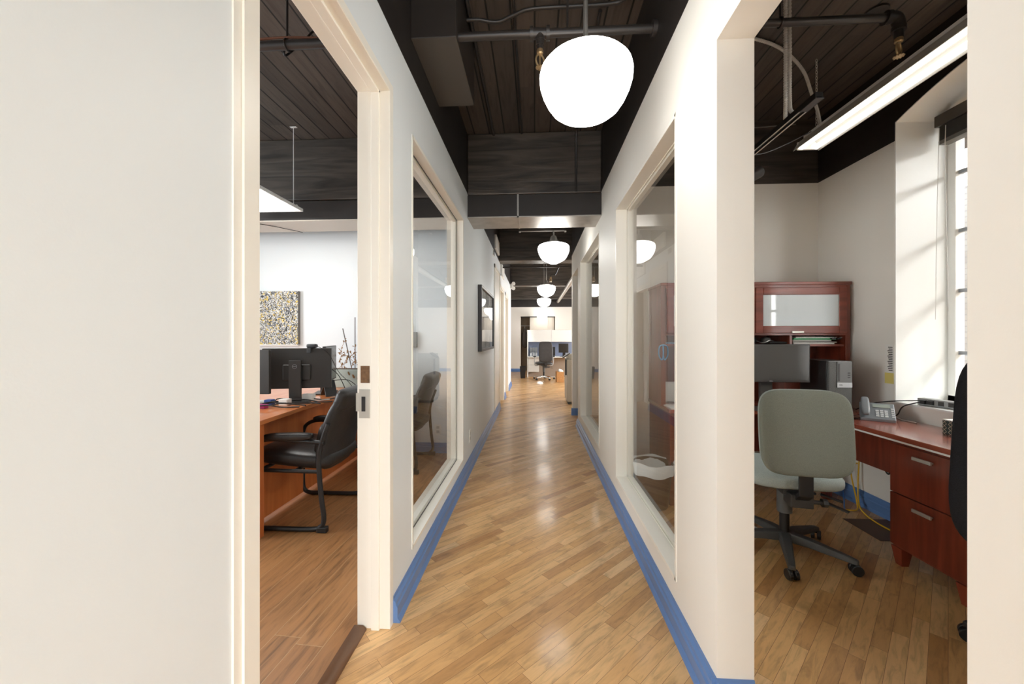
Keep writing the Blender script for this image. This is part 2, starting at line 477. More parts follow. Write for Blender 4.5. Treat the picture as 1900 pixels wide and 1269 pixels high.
# right corridor wall
g = MB()
g.box(R, RB, -2.3, .597, 0, WT); g.box(R, RB, .597, 1.368, H1, WT); g.box(R, RB, 1.368, 1.745, 0, WT)
g.box(R, RB, 1.745, 3.017, 0, .205); g.box(R, RB, 1.745, 3.017, 2.27, WT); g.box(R, RB, 3.017, 3.787, 0, WT)
g.box(R, RB, 3.787, 5.33, 0, .205); g.box(R, RB, 3.787, 5.33, 2.31, WT); g.box(R, RB, 5.33, 5.64, 0, WT)
g.box(R, RB, 5.64, 6.45, 2.29, WT); g.box(R, RB, 6.45, 6.57, 0, WT)
struct(g.build('wall_right', 'wall'))
struct(B(R, RB, -2.3, 6.57, WT, CE).build('wall_right_upper', 'black'))
# left office
struct(B(-4.6, LB, 4.25, 4.38, 0, CE).build('wall_left_office_back', 'wall_cool'))
g = MB(); g.box(-4.6, -4.45, -.6, .3, 0, CE); g.box(-4.6, -4.45, 2.7, 4.25, 0, CE); g.box(-4.6, -4.45, .3, 2.7, 0, .8); g.box(-4.6, -4.45, .3, 2.7, 2.7, CE)
struct(g.build('wall_left_office_side', 'wall_cool'))
struct(B(-4.6, LB, -.6, -.45, 0, CE).build('wall_left_office_front', 'wall_cool'))
struct(B(-4.45, LB, 3.65, 3.95, 2.615, CE).build('beam_left_office', 'beam', bevel=.012))
# right office
struct(B(RB, 2.9, 3.58, 3.70, 0, WT).build('wall_right_office_back', 'wall'))
struct(B(RB, 2.9, 3.58, 3.70, WT, CE).build('wall_right_office_back_upper', 'beam'))
struct(B(RB, 2.9, -.6, -.45, 0, CE).build('wall_right_office_front', 'wall'))
g = MB()
ya, yb = 1.35, 2.85           # window recess
g.box(2.5, 2.95, yb, 3.58, 0, WT); g.box(2.5, 2.95, .95, ya, 0, WT); g.box(2.5, 2.95, -.45, -.35, 0, WT); g.box(2.5, 2.95, -.35, .95, 0, .83); g.box(2.5, 2.95, ya, yb, 0, .83)
struct(g.build('wall_right_office_side', 'wall'))
# arched head over the recess
def arch(y): 
    t = (y-(ya+yb)/2)/((yb-ya)/2); return 2.775+.145*(1-t*t)
N = 16; ys = [ya+(yb-ya)*i/N for i in range(N+1)]
g = MB()
g.prism([(y, arch(y)) for y in ys]+[(yb, CE), (ya, CE)], 'x', 2.5, 2.95)
head = g; head.box(2.5, 2.95, yb, 3.58, WT, CE); head.box(2.5, 2.95, -.45, ya, WT, CE)
struct(head.build('wall_right_office_side_upper', 'black'))
g = MB()
pr = [(y, arch(y)) for y in ys]
for (y0, z0), (y1, z1) in zip(pr, pr[1:]):
    g.prism([(y0, z0-.006), (y1, z1-.006), (y1, z1), (y0, z0)], 'x', 2.502, 2.94)
g.box(2.502, 2.94, yb-.006, yb, .83, 2.775); g.box(2.502, 2.94, ya, ya+.006, .83, 2.775); g.box(2.49, 2.94, ya, yb, .826, .836)
struct(g.build('trim_2', 'white'))
# steel window in the recess
win = sempty('window_4', (2.84, (ya+yb)/2, .836))
def wl(g): return g
fy0, fy1, fz1 = ya-(ya+yb)/2+.006, yb-(ya+yb)/2-.006, 1.93
g = MB(); g.box(0, .06, fy0, fy0+.05, 0, fz1); g.box(0, .06, fy1-.05, fy1, 0, fz1); g.box(0, .06, fy0, fy1, 0, .05); g.box(0, .06, fy0, fy1, fz1-.05, fz1+.08)
g.build('frame', 'white', win, bevel=.003)
g = MB()
for z in (.34, .76, 1.165, 1.56): g.box(.02, .045, fy0+.05, fy1-.05, z-.012, z+.012)
for k in range(1, 4):
    y = fy0+.05+(fy1-fy0-.1)*k/4; g.box(.02, .045, y-.011, y+.011, .05, fz1-.05)
g.build('muntins', plain('window_steel', (150, 154, 160), .4), win)
B(.03, .034, fy0+.05, fy1-.05, .05, fz1-.05).build('pane', 'glass', win)
# outside: pale brick wall of the building across
struct(B(5.6, 5.8, -3, 9, -3, 3.25).build('exterior_wall', 'brick'))
# second office behind the right corridor wall, and the open office
struct(B(RB, 3.0, 6.45, 6.57, 0, CE).build('wall_right_second_office_back', 'wall'))
struct(B(2.9, 3.0, 3.70, 6.45, 0, CE).build('wall_right_second_office_side', 'wall'))
g = MB(); g.box(4.2, 4.35, 6.45, 8.5, 0, CE); g.box(4.2, 4.35, 12.5, 14.5, 0, CE); g.box(4.2, 4.35, 8.5, 12.5, 0, .9); g.box(4.2, 4.35, 8.5, 12.5, 2.6, CE)
struct(g.build('wall_right_open_office', 'wall'))
def bars(n, x, y0, y1, z0, z1, k):
    o = sempty('window_%d' % n); g = MB()
    for i in range(k+1):
        y = y0+(y1-y0)*i/k; g.box(x-.02, x+.02, y-.02, y+.02, z0, z1)
    for i in range(4):
        z = z0+(z1-z0)*i/3; g.box(x-.02, x+.02, y0, y1, z-.02, z+.02)
    g.build('frame', 'white', o)
bars(5, -4.52, .3, 2.7, .8, 2.7, 4); bars(6, 2.85, -.35, .95, .83, 2.645, 3); bars(7, 4.28, 8.5, 12.5, .9, 2.6, 6)  # unseen windows added to let more daylight into the rooms
struct(B(-3.4, -3.25, 10.4, 14.5, 0, CE).build('wall_left_open_office', 'wall'))
struct(B(-3.4, LB, 10.28, 10.4, 0, CE).build('wall_left_open_office_front', 'wall'))
g = MB(); g.box(-3.3, -.523, 14.5, 14.62, 0, 2.41); g.box(.76, 4.2, 14.5, 14.62, 0, 2.41); g.box(-.523, .76, 14.5, 14.62, 2.062, 2.41)
struct(g.build('wall_far', 'wall'))
struct(B(-3.3, 4.2, 14.48, 14.62, 2.41, CE).build('wall_far_upper', 'black'))
for i, (y, x0, x1) in enumerate(((3.65, L, R), (6.9, L, 4.2), (10.25, L, 4.2), (13.67, -3.2, 4.2))):
    struct(B(x0, x1, y, y+.3, 2.645 if i else 2.63, CE).build('beam', 'beam', bevel=.012))

# baseboards
def base_prof(side, x, t=.024, h=.113):
    s = side
    pts = [(0, 0), (t+.012, 0), (t+.010, .010), (t+.003, .02), (t, .024), (t, .07), (t-.006, .078), (t-.008, .092), (.006, .104), (.004, h), (0, h)]
    return [(x+s*p, z) for p, z in pts]
def base_y(name, side, x, segs):
    g = MB()
    for y0, y1 in segs: g.prism(base_prof(side, x), 'y', y0, y1)
    return struct(g.build(name, 'blue', smooth=25))
base_y('baseboard_left', 1, L, [(1.705, 7.0), (7.95, 8.35), (9.25, 10.4)])
base_y('baseboard_right', -1, R, [(-.45, .56), (1.345, 5.66)])
def base_x(name, side, y, segs):
    g = MB()
    for x0, x1 in segs: g.prism([(q, z) for q, z in base_prof(side, y)], 'x', x0, x1)
    return struct(g.build(name, 'blue', smooth=25))
base_x('baseboard_right_end', -1, 1.368, [(R-.02, RB)])
base_x('baseboard_right_far_end', -1, 6.45, [(R-.02, RB)])
base_x('baseboard_left_office', -1, 4.25, [(-4.45, LB)])
base_x('baseboard_right_office_back', -1, 3.58, [(RB, 2.5)])
base_y('baseboard_right_office_side', -1, 2.5, [(-.45, 3.56)])
base_x('baseboard_far', -1, 14.5, [(-3.2, -.523), (.76, 4.2)])

# door frame of the left office (door_1)
d = sempty('door_1')
g = MB()
for y0, y1 in ((.80, .853), (1.667, 1.69)): g.box(LB-.003, L+.003, y0, y1, 0, 2.385)
g.box(LB-.003, L+.003, .853, 1.667, 2.362, 2.385)
g.box(-.714, -.678, 1.655, 1.667, 0, 2.362); g.box(-.714, -.678, .853, .865, 0, 2.362); g.box(-.714, -.678, .853, 1.667, 2.35, 2.362)
g.build('jamb', 'trim', d, bevel=.002)
g = MB()
g.box(L, L+.004, .782, .803, 0, 2.40); g.box(L, L+.009, .806, .853, 0, 2.40)
g.box(L, L+.004, 1.668, 1.705, 0, 2.363); g.box(L, L+.004, .853, 1.705, 2.364, 2.40)
g.build('casing', 'trim', d)
B(-.771, -.722, 1.6635, 1.6675, .925, 1.052).build('strike_plate', 'nickel', d, bevel=.001)['label'] = 'nickel strike plate'
B(-.759, -.742, 1.662, 1.664, .955, 1.02).build('latch_hole', 'blackplastic', d)
B(-.785, -.771, 1.6645, 1.6675, .955, 1.035).build('strike_lip', 'nickel', d)
B(-.764, -.724, 1.664, 1.6675, 1.08, 1.155).build('hinge_slot', plain('bare_wood', (112, 84, 58), .8, noise=.3, nscale=60), d)

# fixed interior windows
def iwin(n, x0, x1, y0, y1, z0, z1, xg, gap):
    o = sempty('window_%d' % n)
    t = .016; a, b = min(x0, x1)-.004, max(x0, x1)+.004
    g = MB()
    g.box(a, b, y0-.002, y0+t, z0, z1); g.box(a, b, y1-t, y1+.002, z0, z1); g.box(a, b, y0, y1, z0-.002, z0+t); g.box(a, b, y0, y1, z1-t, z1+.002)
    s = 1 if x1 > x0 else -1
    # stop bead on the office side
    q0, q1 = sorted((xg+s*.006, xg+s*.03)); e = .034
    g.box(q0, q1, y0, y0+e, z0, z1); g.box(q0, q1, y1-e, y1, z0, z1); g.box(q0, q1, y0, y1, z0, z0+e); g.box(q0, q1, y0, y1, z1-e, z1)
    g.build('frame', 'trim', o, bevel=.0015)
    q0, q1 = sorted((xg-s*.004, xg)); e = t+.004
    g = MB(); g.box(q0, q1, y0+t, y0+e, z0+t, z1-t); g.box(q0, q1, y1-e, y1-t, z0+t, z1-t); g.box(q0, q1, y0+t, y1-t, z0+t, z0+e); g.box(q0, q1, y0+t, y1-t, z1-e, z1-t)
    g.build('gasket', 'blackplastic' if gap else 'trim', o)
    B(xg-.003, xg+.003, y0+t, y1-t, z0+t, z1-t).build('pane', 'glass', o)
iwin(1, L, LB, 1.981, 3.43, .18, 2.335, -.692, True)
iwin(2, R, RB, 1.745, 3.017, .205, 2.27, .70, False)
iwin(3, R, RB, 3.787, 5.33, .205, 2.31, .70, False)

# doors further down the left wall
for n, y0, y1 in ((2, 7.05, 7.9), (3, 8.4, 9.2)):
    o = sempty('door_%d' % n)
    g = MB(); g.box(LB-.02, L+.004, y0, y0+.03, 0, 2.2); g.box(LB-.02, L+.004, y1-.03, y1, 0, 2.2); g.box(LB-.02, L+.004, y0, y1, 2.17, 2.2)
    g.box(L, L+.014, y0-.06, y0, 0, 2.26); g.box(L, L+.014, y1, y1+.06, 0, 2.26); g.box(L, L+.014, y0-.06, y1+.06, 2.2, 2.26)
    g.build('jamb', 'trim', o, bevel=.002)
    p = B(LB-.03, LB+.01, y0+.03, y1-.03, .01, 2.17).build('door_panel', 'door', o)
    h = MB()
    for z in (.25, 1.1, 1.95): h.box(LB+.01, LB+.016, y0+.035, y0+.055, z-.05, z+.05)
    h.build('hinges', 'nickel', p)
    k = MB().cyl((LB+.01, y1-.09, 1.0), (LB+.05, y1-.09, 1.0), .012); k.cyl((LB+.045, y1-.09, 1.0), (LB+.045, y1-.2, 1.0), .009)
    k.build('door_handle', 'nickel', p, smooth=True)
# flush access panel before them
o = sempty('trim_3')
g = MB(); g.box(L, L+.016, 6.06, 6.12, .13, 2.44); g.box(L, L+.016, 6.88, 6.98, .13, 2.44); g.box(L, L+.016, 6.06, 6.98, 2.38, 2.44)
g.build('frame', 'trim', o, bevel=.002)
B(L, L+.006, 6.12, 6.88, .13, 2.38).build('panel', 'trim', o)

# ------------------------------------------------------------------ ducts, pipes, conduits
d = thing('air_duct', 'black rectangular duct crossing the corridor under the first timber beam', 'duct', (0, 3.66, 2.42))
B(L, R, 0, .37, .004, .21).build('duct_casing', 'ductblack', d, bevel=.003)
B(L, R, -.004, .372, -.006, .004).build('duct_underside', 'galv', d)['label'] = 'bare galvanised underside'
g = MB(); g.box(-.165, -.15, -.008, .376, -.012, .004); g.box(-.165, -.15, -.008, -.002, -.01, .21)
g.build('seam_clip', 'galv', d)
d = thing('air_duct', 'dark duct under the beam in the left office', 'duct', (0, 3.66, 2.42))
B(-4.45, LB, 0, .37, .004, .19).build('duct_casing', 'ductblack', d, bevel=.003)
B(-4.45, LB, -.004, .372, -.006, .004).build('duct_underside', plain('duct_beige', (206, 198, 186), .4), d)  # plain beige tone for the underside of the same duct
d = thing('duct_box', 'black boxed duct at the corridor ceiling along the left wall', 'duct', (L, 1.965, 2.82))
B(0, .237, 0, .59, 0, CE-2.82).build('duct_casing', 'ductblack', d, bevel=.003)
B(.002, .235, .002, .588, -.003, .001).build('duct_underside', plain('duct_grey', (74, 68, 62), .45), d)

def spr(pipe, loc):
    """pendent sprinkler, hanging down from loc"""
    o = D.objects.new('sprinkler_head', None); COL.objects.link(o); o.parent = pipe; o.location = loc; o.rotation_euler = (0, 0, .5); o.scale = (1.35,)*3
    MB().lathe([(.011, 0), (.013, -.004), (.013, -.016), (.009, -.02)], n=12).build('nipple', 'brass', o, smooth=True)
    MB().tube([(.018*math.sin(a)*(1 if True else 0), 0, -.043-.024*math.cos(a)*-1) for a in [2*PI*i/18 for i in range(18)]], .0035, 8, closed=True).build('frame_arms', 'brass', o, smooth=True)
    MB().cyl((0, 0, -.02), (0, 0, -.064), .003).build('bulb', 'brass', o, smooth=True)
    g = MB(); g.cyl((0, 0, -.068), (0, 0, -.071), .009)
    for k in range(10):
        a = 2*PI*k/10; g.cbox((.012*math.cos(a), .012*math.sin(a), -.0695), (.009, .005, .0025), (0, 0, a))
    g.build('deflector', 'brass', o)
    return o
PY, PZ = 2.03, 2.865
d = thing('sprinkler_pipe', 'black sprinkler pipe across the corridor ceiling above the nearest globe', 'pipe', (0, PY, PZ))
MB().cyl((-.40, 0, 0), (.623, 0, 0), .021, 20).build('pipe', 'pipeblack', d, smooth=True)
g = MB().cyl((-.02, 0, 0), (.075, 0, 0), .026, 20)
for x in (-.025, .06): g.cyl((x, 0, 0), (x+.018, 0, 0), .034, 20)
g.cyl((.028, 0, 0), (.028, 0, -.035), .024, 16); g.cyl((.028, 0, -.035), (.028, 0, -.06), .020, 16); g.cyl((.028, 0, -.06), (.028, 0, -.085), .015, 16)
g.build('tee_fitting', 'pipeblack', d, smooth=True)
MB().cyl((.60, 0, 0), (.622, 0, 0), .038, 20).build('wall_flange', 'pipeblack', d, smooth=True)
g = MB().cyl((.17, .0, .02), (.17, 0, CE-PZ), .006); g.build('hanger_rod', 'pipeblack', d)
spr(d, (.028, 0, -.083))
d = thing('sprinkler_pipe', 'black sprinkler pipe below the right office ceiling', 'pipe', (0, PY, PZ))
MB().cyl((RB, 0, 0), (1.76, 0, 0), .019, 20).build('pipe', 'pipeblack', d, smooth=True)
g = MB().tube([(1.745, 0, 0), (1.785, 0, -.003), (1.80, 0, -.03), (1.80, 0, -.06)], .027, 16, 5); g.cyl((1.735, 0, 0), (1.755, 0, 0), .032); g.cyl((1.80, 0, -.05), (1.80, 0, -.068), .03); g.cyl((1.80, 0, -.06), (1.80, 0, -.105), .019)
g.build('elbow', 'pipeblack', d, smooth=True)
g = MB().cyl((1.235, 0, .02), (1.235, 0, CE-PZ), .005); g.tube([(1.235+0, .022*math.cos(a), .022*math.sin(a)) for a in [2*PI*i/16 for i in range(16)]], .004, 6, closed=True)
g.build('hanger', 'pipeblack', d)
spr(d, (1.80, 0, -.10))
d = thing('sprinkler_pipe', 'brown-lit sprinkler pipe below the left office ceiling', 'pipe', (0, PY, PZ))
MB().cyl((-4.45, 0, 0), (LB, 0, 0), .024, 20).build('pipe', 'pipeblack', d, smooth=True)
g = MB().tube([(-1.34, .028*math.cos(a), .028*math.sin(a)) for a in [2*PI*i/16 for i in range(16)]], .005, 6, closed=True); g.cyl((-1.34, 0, .02), (-1.34, 0, CE-PZ), .006)
g.build('hanger', 'pipeblack', d)
c1 = MB().tube([(-4.4, 0, 0), (-2.2, .0, .01), (-1.7, 0, -.005), (-1.35, 0, .004), (-1.1, .01, 0), (-.95, 0, .03), (-.78, .01, .05)], .006, 8, 6).build('power_cable', plain('copper_brown_cable', (120, 72, 48), .5))
c1.location = (0, PY-.005, PZ+.034); tag(c1, 'brown cable lying along the left office sprinkler pipe', 'cable')
c1 = MB().tube([(-1.36, PY+.03, PZ+.06), (-1.375, PY+.035, PZ-.03), (-1.35, 2.2, 3.02), (-1.34, 2.35, 3.19), (-1.3, 2.62, 3.2)], .006, 8, 8).build('power_cable', 'blackcable')
tag(c1, 'black cable looping over the left office pipe to the ceiling', 'cable')

def conduit(label, pts, r, mat='pipeblack', sub=6):
    return tag(MB().tube(pts, r, 10, sub).build('conduit', mat, smooth=True), label, 'conduit')
conduit('thin wavy black conduit at the corridor ceiling above the sprinkler pipe', [(-.40, 2.27, 3.15), (-.33, 2.27, 3.15), (-.22, 2.28, 3.14), (-.12, 2.26, 3.16), (0, 2.24, 3.175), (.4, 2.24, 3.18), (.5, 2.22, 3.185), (.57, 2.12, 3.19), (.61, 1.9, 3.195)], .011)
conduit('straight black conduit along the corridor ceiling beside the boxed duct', [(-.385, .5, 3.19), (-.385, 3.64, 3.19)], .012, sub=0)
conduit('black conduit along the middle of the corridor ceiling', [(-.12, .5, 3.195), (-.12, 3.64, 3.195)], .008, sub=0)
conduit('black conduit dropping down the first beam at its right', [(.385, 2.3, 3.195), (.385, 3.6, 3.195), (.385, 3.637, 3.15), (.385, 3.637, 2.64)], .010, sub=0)
# lamp channel behind the duct
d = thing('mounting_channel', 'steel channel behind the duct carrying the second globe lamp', 'bracket', (.09, 4.47, 2.5))
g = MB(); g.box(-.27, .27, -.03, .03, 0, .006); g.box(-.27, .27, -.03, -.024, 0, .03); g.box(-.27, .27, .024, .03, 0, .03)
g.build('channel', plain('dark_channel', (70, 66, 62), .4, .4), d)
for x in (-.26, .26):
    MB().cyl((x, 0, 0), (x, 0, CE-2.5), .005).build('hanger_rod', 'steel', d)
    MB().cyl((x, 0, -.012), (x, 0, 0), .012).build('nut', 'steel', d)

# ------------------------------------------------------------------ globe lamps
u = .36/335
prof = [(0, 0), (35, 4), (62, 16), (84, 28), (104, 38), (124, 54), (142, 80), (157, 112), (166, 142), (168, 168), (164, 186), (152, 200), (130, 210), (100, 215), (78, 217)]
prof = [(r*u, z*u) for r, z in prof]
def lamp(label, x, y, z, top):
    o = thing('pendant_lamp', label, 'lamp', (x, y, z), 0, 'schoolhouse globe lamps along the corridor')
    MB().lathe(prof, n=48).build('globe', 'globe', o, smooth=80)
    gt = 217*u
    MB().lathe([(.082, gt-.004), (.082, gt+.012), (.07, gt+.022), (.044, gt+.04), (.036, gt+.075), (.026, gt+.09), (.012, gt+.095)], n=32).build('fitter', 'steel', o, smooth=50)
    MB().cyl((0, 0, gt+.09), (0, 0, top-z), .009).build('rod', 'steel', o, smooth=True)
    if top > 3: MB().lathe([(.06, top-z), (.06, top-z-.01), (.02, top-z-.03)], n=24).build('canopy', 'ductblack', o, smooth=True)
lamp('glowing white globe lamp, nearest and largest, hanging over the corridor', .2, 1.54, 2.125, CE)
lamp('white globe lamp on the steel channel just behind the black duct', .217, 4.47, 2.12, 2.5)
lamp('white globe lamp, third along the corridor, on a rod from the ceiling', .23, 7.65, 2.07, CE)
lamp('white globe lamp, fourth along the corridor, before the far wall', .24, 10.0, 2.05, CE)
lamp('small white globe lamp, fifth along, above the far workstation', .257, 12.6, 2.0, CE)
lamp('small white globe lamp, last and lowest, against the far wall', .27, 14.1, 1.89, CE)

# far overhead things
tag(MB().cyl((.86, 7.2, 2.6), (.86, 14.4, 2.6), .055, 16).build('insulated_pipe', 'galv', smooth=True), 'silver insulated pipe running along the far right ceiling', 'pipe')
d = thing('sprinkler_pipe', 'thin sprinkler pipe across the corridor behind the second globe', 'pipe', (0, 7.3, 2.6))
MB().cyl((-.6, 0, 0), (.66, 0, 0), .014).build('pipe', 'pipeblack', d, smooth=True)
MB().tube([(.45, 0, 0), (.40, 0, -.12), (.38, -.02, -.15), (.3, -.02, -.15), (.3, -.02, -.19)], .012, 8).build('drop', 'pipeblack', d, smooth=True)
spr(d, (.3, -.02, -.185))
g = thing('emergency_light', 'twin-head emergency light at the far end of the left wall', 'emergency light', (L, 10.2, 2.62))
B(0, .06, -.1, .1, -.06, .06).build('battery_box', 'whiteplastic', g, bevel=.005)
for s in (-1, 1): MB().lathe([(.02, 0), (.045, .03), (.05, .06), (0, .062)], (.07, -.05, s*.06), 20, Euler((PI/2, 0, .3)).to_matrix()).build('lamp_head', 'whiteplastic', g, smooth=True)
g = thing('wall_sign', 'white panel sign standing out high on the black left wall', 'sign', (L, 6.15, 2.7))
B(0, .03, 0, .56, 0, .22).build('face', 'whiteplastic', g, bevel=.003)
g = thing('wall_sign', 'white panel sign above the first recessed left door', 'sign', (L, 7.22, 2.44))
B(.0, .03, 0, .6, 0, .22).build('face', 'whiteplastic', g, bevel=.003)
g = thing('wall_vent', 'small dark louvred grille high on the left wall', 'vent', (L, 5.84, 2.53))
B(0, .012, 0, .18, 0, .09).build('frame', 'white', g)
q = MB()
for k in range(5): q.box(.012, .016, .015, .165, .012+.015*k, .02+.015*k)
q.build('louvres', 'blackplastic', g)

# framed print and small plates on the left wall
g = thing('framed_picture', 'black framed print under glass on the left corridor wall', 'picture', (L, 4.33, 1.12))
q = MB(); q.box(0, .045, 0, .03, 0, .755); q.box(0, .045, 1.29, 1.32, 0, .755); q.box(0, .045, .03, 1.29, 0, .03); q.box(0, .045, .03, 1.29, .725, .755)
q.build('frame', plain('picture_frame_black', (40, 33, 30), .35), g, bevel=.003)
B(.005, .02, .03, 1.29, .03, .725).build('print', 'print', g)
B(.03, .033, .03, 1.29, .03, .725).build('glass', 'glass', g)
def outlet(label, loc, rz):
    g = thing('wall_outlet', label, 'outlet', loc, rz)
    B(-.037, .037, -.006, 0, -.058, .058).build('cover_plate', 'whiteplastic', g, bevel=.002)
    for s in (-1, 1): B(-.016, .016, -.008, -.006, s*.024-.014, s*.024+.014).build('socket', plain('socket_grey', (190, 188, 182), .4), g)
outlet('white wall outlet low on the left corridor wall', (L, 3.77, .315), PI/2)
outlet('white outlet on the left office back wall, seen through the glass', (-1.07, 4.25, .26), 0)

# ------------------------------------------------------------------ left office
DZ = .755
g = thing('office_desk', 'honey-cherry executive desk in the left office', 'desk', (-1.73, 2.35, 0))
bow = [(-.95, -.02), (.01, -.02)]+[(.01-.09*math.sin(PI*i/12)*.5, -.02+1.80*i/12) for i in range(1, 12)]+[(.01, 1.80), (-.95, 1.80)]
MB().prism(bow, 'z', DZ-.03, DZ).build('desk_top', 'orange', g, bevel=.003)
B(-.9, -.005, 0, .045, 0, DZ-.03).build('end_panel', 'orange_z', g, bevel=.002)
B(-.9, -.005, 1.73, 1.775, 0, DZ-.03).build('end_panel', 'orange_z', g, bevel=.002)
B(-.16, -.14, .045, 1.73, .03, DZ-.03).build('modesty_panel', 'orange_z', g)
d2 = thing('side_desk', 'honey-cherry credenza run along the left office back wall', 'desk', (-1.75, 4.2, 0))
B(-1.6, 0, -.04-.0, .0, .1, DZ-.03).build('back_panel', 'orange_z', d2)
B(-1.6, .0, -.04, .0, DZ-.03, DZ).build('desk_top', 'orange', d2)

def guest_chair(label, loc, rz):
    o = thing('guest_chair', label, 'chair', loc, rz, 'black leather guest chairs')
    MB().pad((-.02, 0, .455), (.54, .52, .13), (0, math.radians(5), 0), .55, .4).build('seat', 'leather', o, smooth=80)
    def bend(p): return Vector((p.x, p.y, p.z-.03*(1-(p.y/.26)**2)+.02*math.cos(p.x*9)))
    MB().pad((.225, 0, .635), (.54, .50, .08), (0, math.radians(-73), 0), .5, .35, bend=bend).build('backrest', 'leather', o, smooth=80)
    MB().pad((.305, 0, .845), (.15, .47, .115), (0, math.radians(-70), 0), .7, .35).build('head_roll', 'leather', o, smooth=80)
    MB().pad((.16, 0, .575), (.24, .42, .09), (0, math.radians(-76), 0), .7, .4).build('lumbar_cushion', 'leather', o, smooth=80)
    for s in (-1, 1):
        y = s*.295
        MB().tube([(.275, y, .71), (.235, y, .6), (.21, y, .48), (.225, y, .25), (.245, y, .09), (.22, y, .035), (.15, y, .018), (-.1, y, .018), (-.20, y, .018), (-.245, y, .04), (-.258, y, .10), (-.26, y, .3), (-.26, y, .42)], .0155, 12, 6).build('rear_frame', 'blackplastic', o, smooth=True)
        MB().tube([(.25, y, .585), (.0, y, .60), (-.15, y, .60), (-.235, y, .56), (-.26, y, .48), (-.26, y, .40)], .0145, 12, 6).build('arm_frame', 'blackplastic', o, smooth=True)
        MB().pad((.0, y, .622), (.34, .062, .05), (0, math.radians(-2), 0), .6, .5, 28, 12).build('armrest', 'leather', o, smooth=80)
        MB().cbox((.235, y, .02), (.07, .036, .038)).build('foot_cap', 'blackplastic', o, bevel=.006)
        g = MB()
    for s in (-1, 1): g.cyl((-.26, s*.295, .40), (.215, s*.295, .395), .0125)
    g.cyl((.05, -.295, .397), (.05, .295, .397), .012); g.cyl((-.18, -.295, .403), (-.18, .295, .403), .012)
    g.build('seat_bars', 'blackplastic', o, smooth=True)
    return o
gc = guest_chair('black leather guest chair in the doorway, nearer of the two at the honey desk', (-1.62, 2.755, .006), 0)
dup(gc, (-1.345, 3.85, .006), 0, 'black leather guest chair behind the left window glass')

def text(name, s, size, loc, rot, mat, parent):
    c = D.curves.new(name, 'FONT'); c.body = s; c.size = size; c.align_x = 'CENTER'; c.align_y = 'CENTER'; c.extrude = .0006
    t = D.objects.new('tmp', c); COL.objects.link(t)
    dg = bpy.context.evaluated_depsgraph_get(); me = D.meshes.new_from_object(t.evaluated_get(dg)); D.objects.remove(t)
    me.materials.clear(); me.materials.append(M[mat])
    o = D.objects.new(name, me); COL.objects.link(o); o.parent = parent; o.location = loc; o.rotation_euler = rot
    return o

def monitor(label, loc, rz, wd=.5, ht=.30, zc=.33, emblem=False, logo=False):
    """screen faces local -Y; base at local z=0"""
    o = thing('computer_monitor', label, 'monitor', loc, rz)
    B(-wd/2, wd/2, -.012, .016, zc-ht/2, zc+ht/2).build('housing', 'screenback', o, bevel=.004)
    b = MB(); b.box(-wd*.2, wd*.2, .016, .034, zc-ht*.3, zc+ht*.1); b.build('back_bulge', 'screenback', o, bevel=.015, seg=3)
    B(-wd/2+.009, wd/2-.009, -.0135, -.012, zc-ht/2+.018, zc+ht/2-.009).build('screen', 'screen', o)
    st = MB().prism([(.045, .012), (.075, .012), (.085, zc+.07), (.058, zc+.07)], 'x', -.045, .045).build('stand', 'graphite', o, bevel=.004)
    B(-.03, .03, .03, .07, zc-.04, zc+.05).build('mount', 'blackplastic', o)
    B(-.12, .12, -.05, .13, 0, .012).build('foot', 'graphite', o, bevel=.005)
    if emblem:
        MB().tube([(.016*math.cos(a), .0845, zc+.02+.016*math.sin(a)) for a in [2*PI*i/24 for i in range(24)]], .0012, 6, closed=True).build('emblem', 'silver', st)
        text('logo', 'DELL', .0105, (0, .0848, zc+.02), (PI/2-.03, 0, PI), 'silver', st)
    if logo:
        text('logo', 'DELL', .012, (0, -.0136, zc-ht/2+.009), (PI/2, 0, 0), 'silver', o)
    return o
# backs towards the camera
monitor('monitor seen from behind at the left edge of the honey desk', (-2.29, 2.86, DZ), PI+.05, .52, .34, .26)
monitor('monitor with emblem on its stand, seen from behind on the honey desk', (-1.955, 3.10, DZ), PI+.28, .52, .33, .27, True)
monitor('monitor turned edge-on at the far end of the honey desk', (-1.93, 3.56, DZ), PI-1.25, .52, .33, .28)
g = thing('webcam', 'black webcam clipped on the emblem monitor', 'webcam', (-1.85, 3.13, DZ+.436))
MB().pad((0, 0, .018), (.09, .035, .034), (0, 0, 0), .5, .5, 24, 12).build('body', 'blackplastic', g, smooth=80)
B(-.02, .02, -.045, .02, -.002, .004).build('clip', 'blackplastic', g); B(-.018, .018, -.05, -.044, -.04, .004).build('clip_foot', 'blackplastic', g, bevel=.003)
MB().tube([(.03, -.01, .018), (.09, -.02, .0), (.15, 0, -.06), (.2, .05, -.2), (.27, .1, -.3), (.30, .2, -.42), (.3, .3, -.475)], .0025, 6, 6).build('cable', 'blackcable', g)
g = thing('tablet_stand', 'black tilted tablet stand beside the emblem monitor', 'stand', (-1.81, 3.34, DZ), .9)
MB().cbox((0, 0, .075), (.10, .012, .15), (math.radians(-24), 0, 0)).build('plate', 'blackplastic', g, bevel=.003)
MB().cbox((0, .075, .06), (.08, .01, .13), (math.radians(34), 0, 0)).build('prop', 'graphite', g, bevel=.002)
g = thing('speaker', 'slim white and black desk speaker at the honey desk end', 'speaker', (-2.00, 3.62, DZ), .2)
B(-.03, .03, 0, .02, .12, .32).build('grille', 'blackplastic', g, bevel=.004); B(-.032, .034, .02, .05, 0, .32).build('body', 'whiteplastic', g, bevel=.006)
g = thing('docking_station', 'low black docking box at the left edge of the honey desk', 'device', (-2.25, 2.58, DZ))
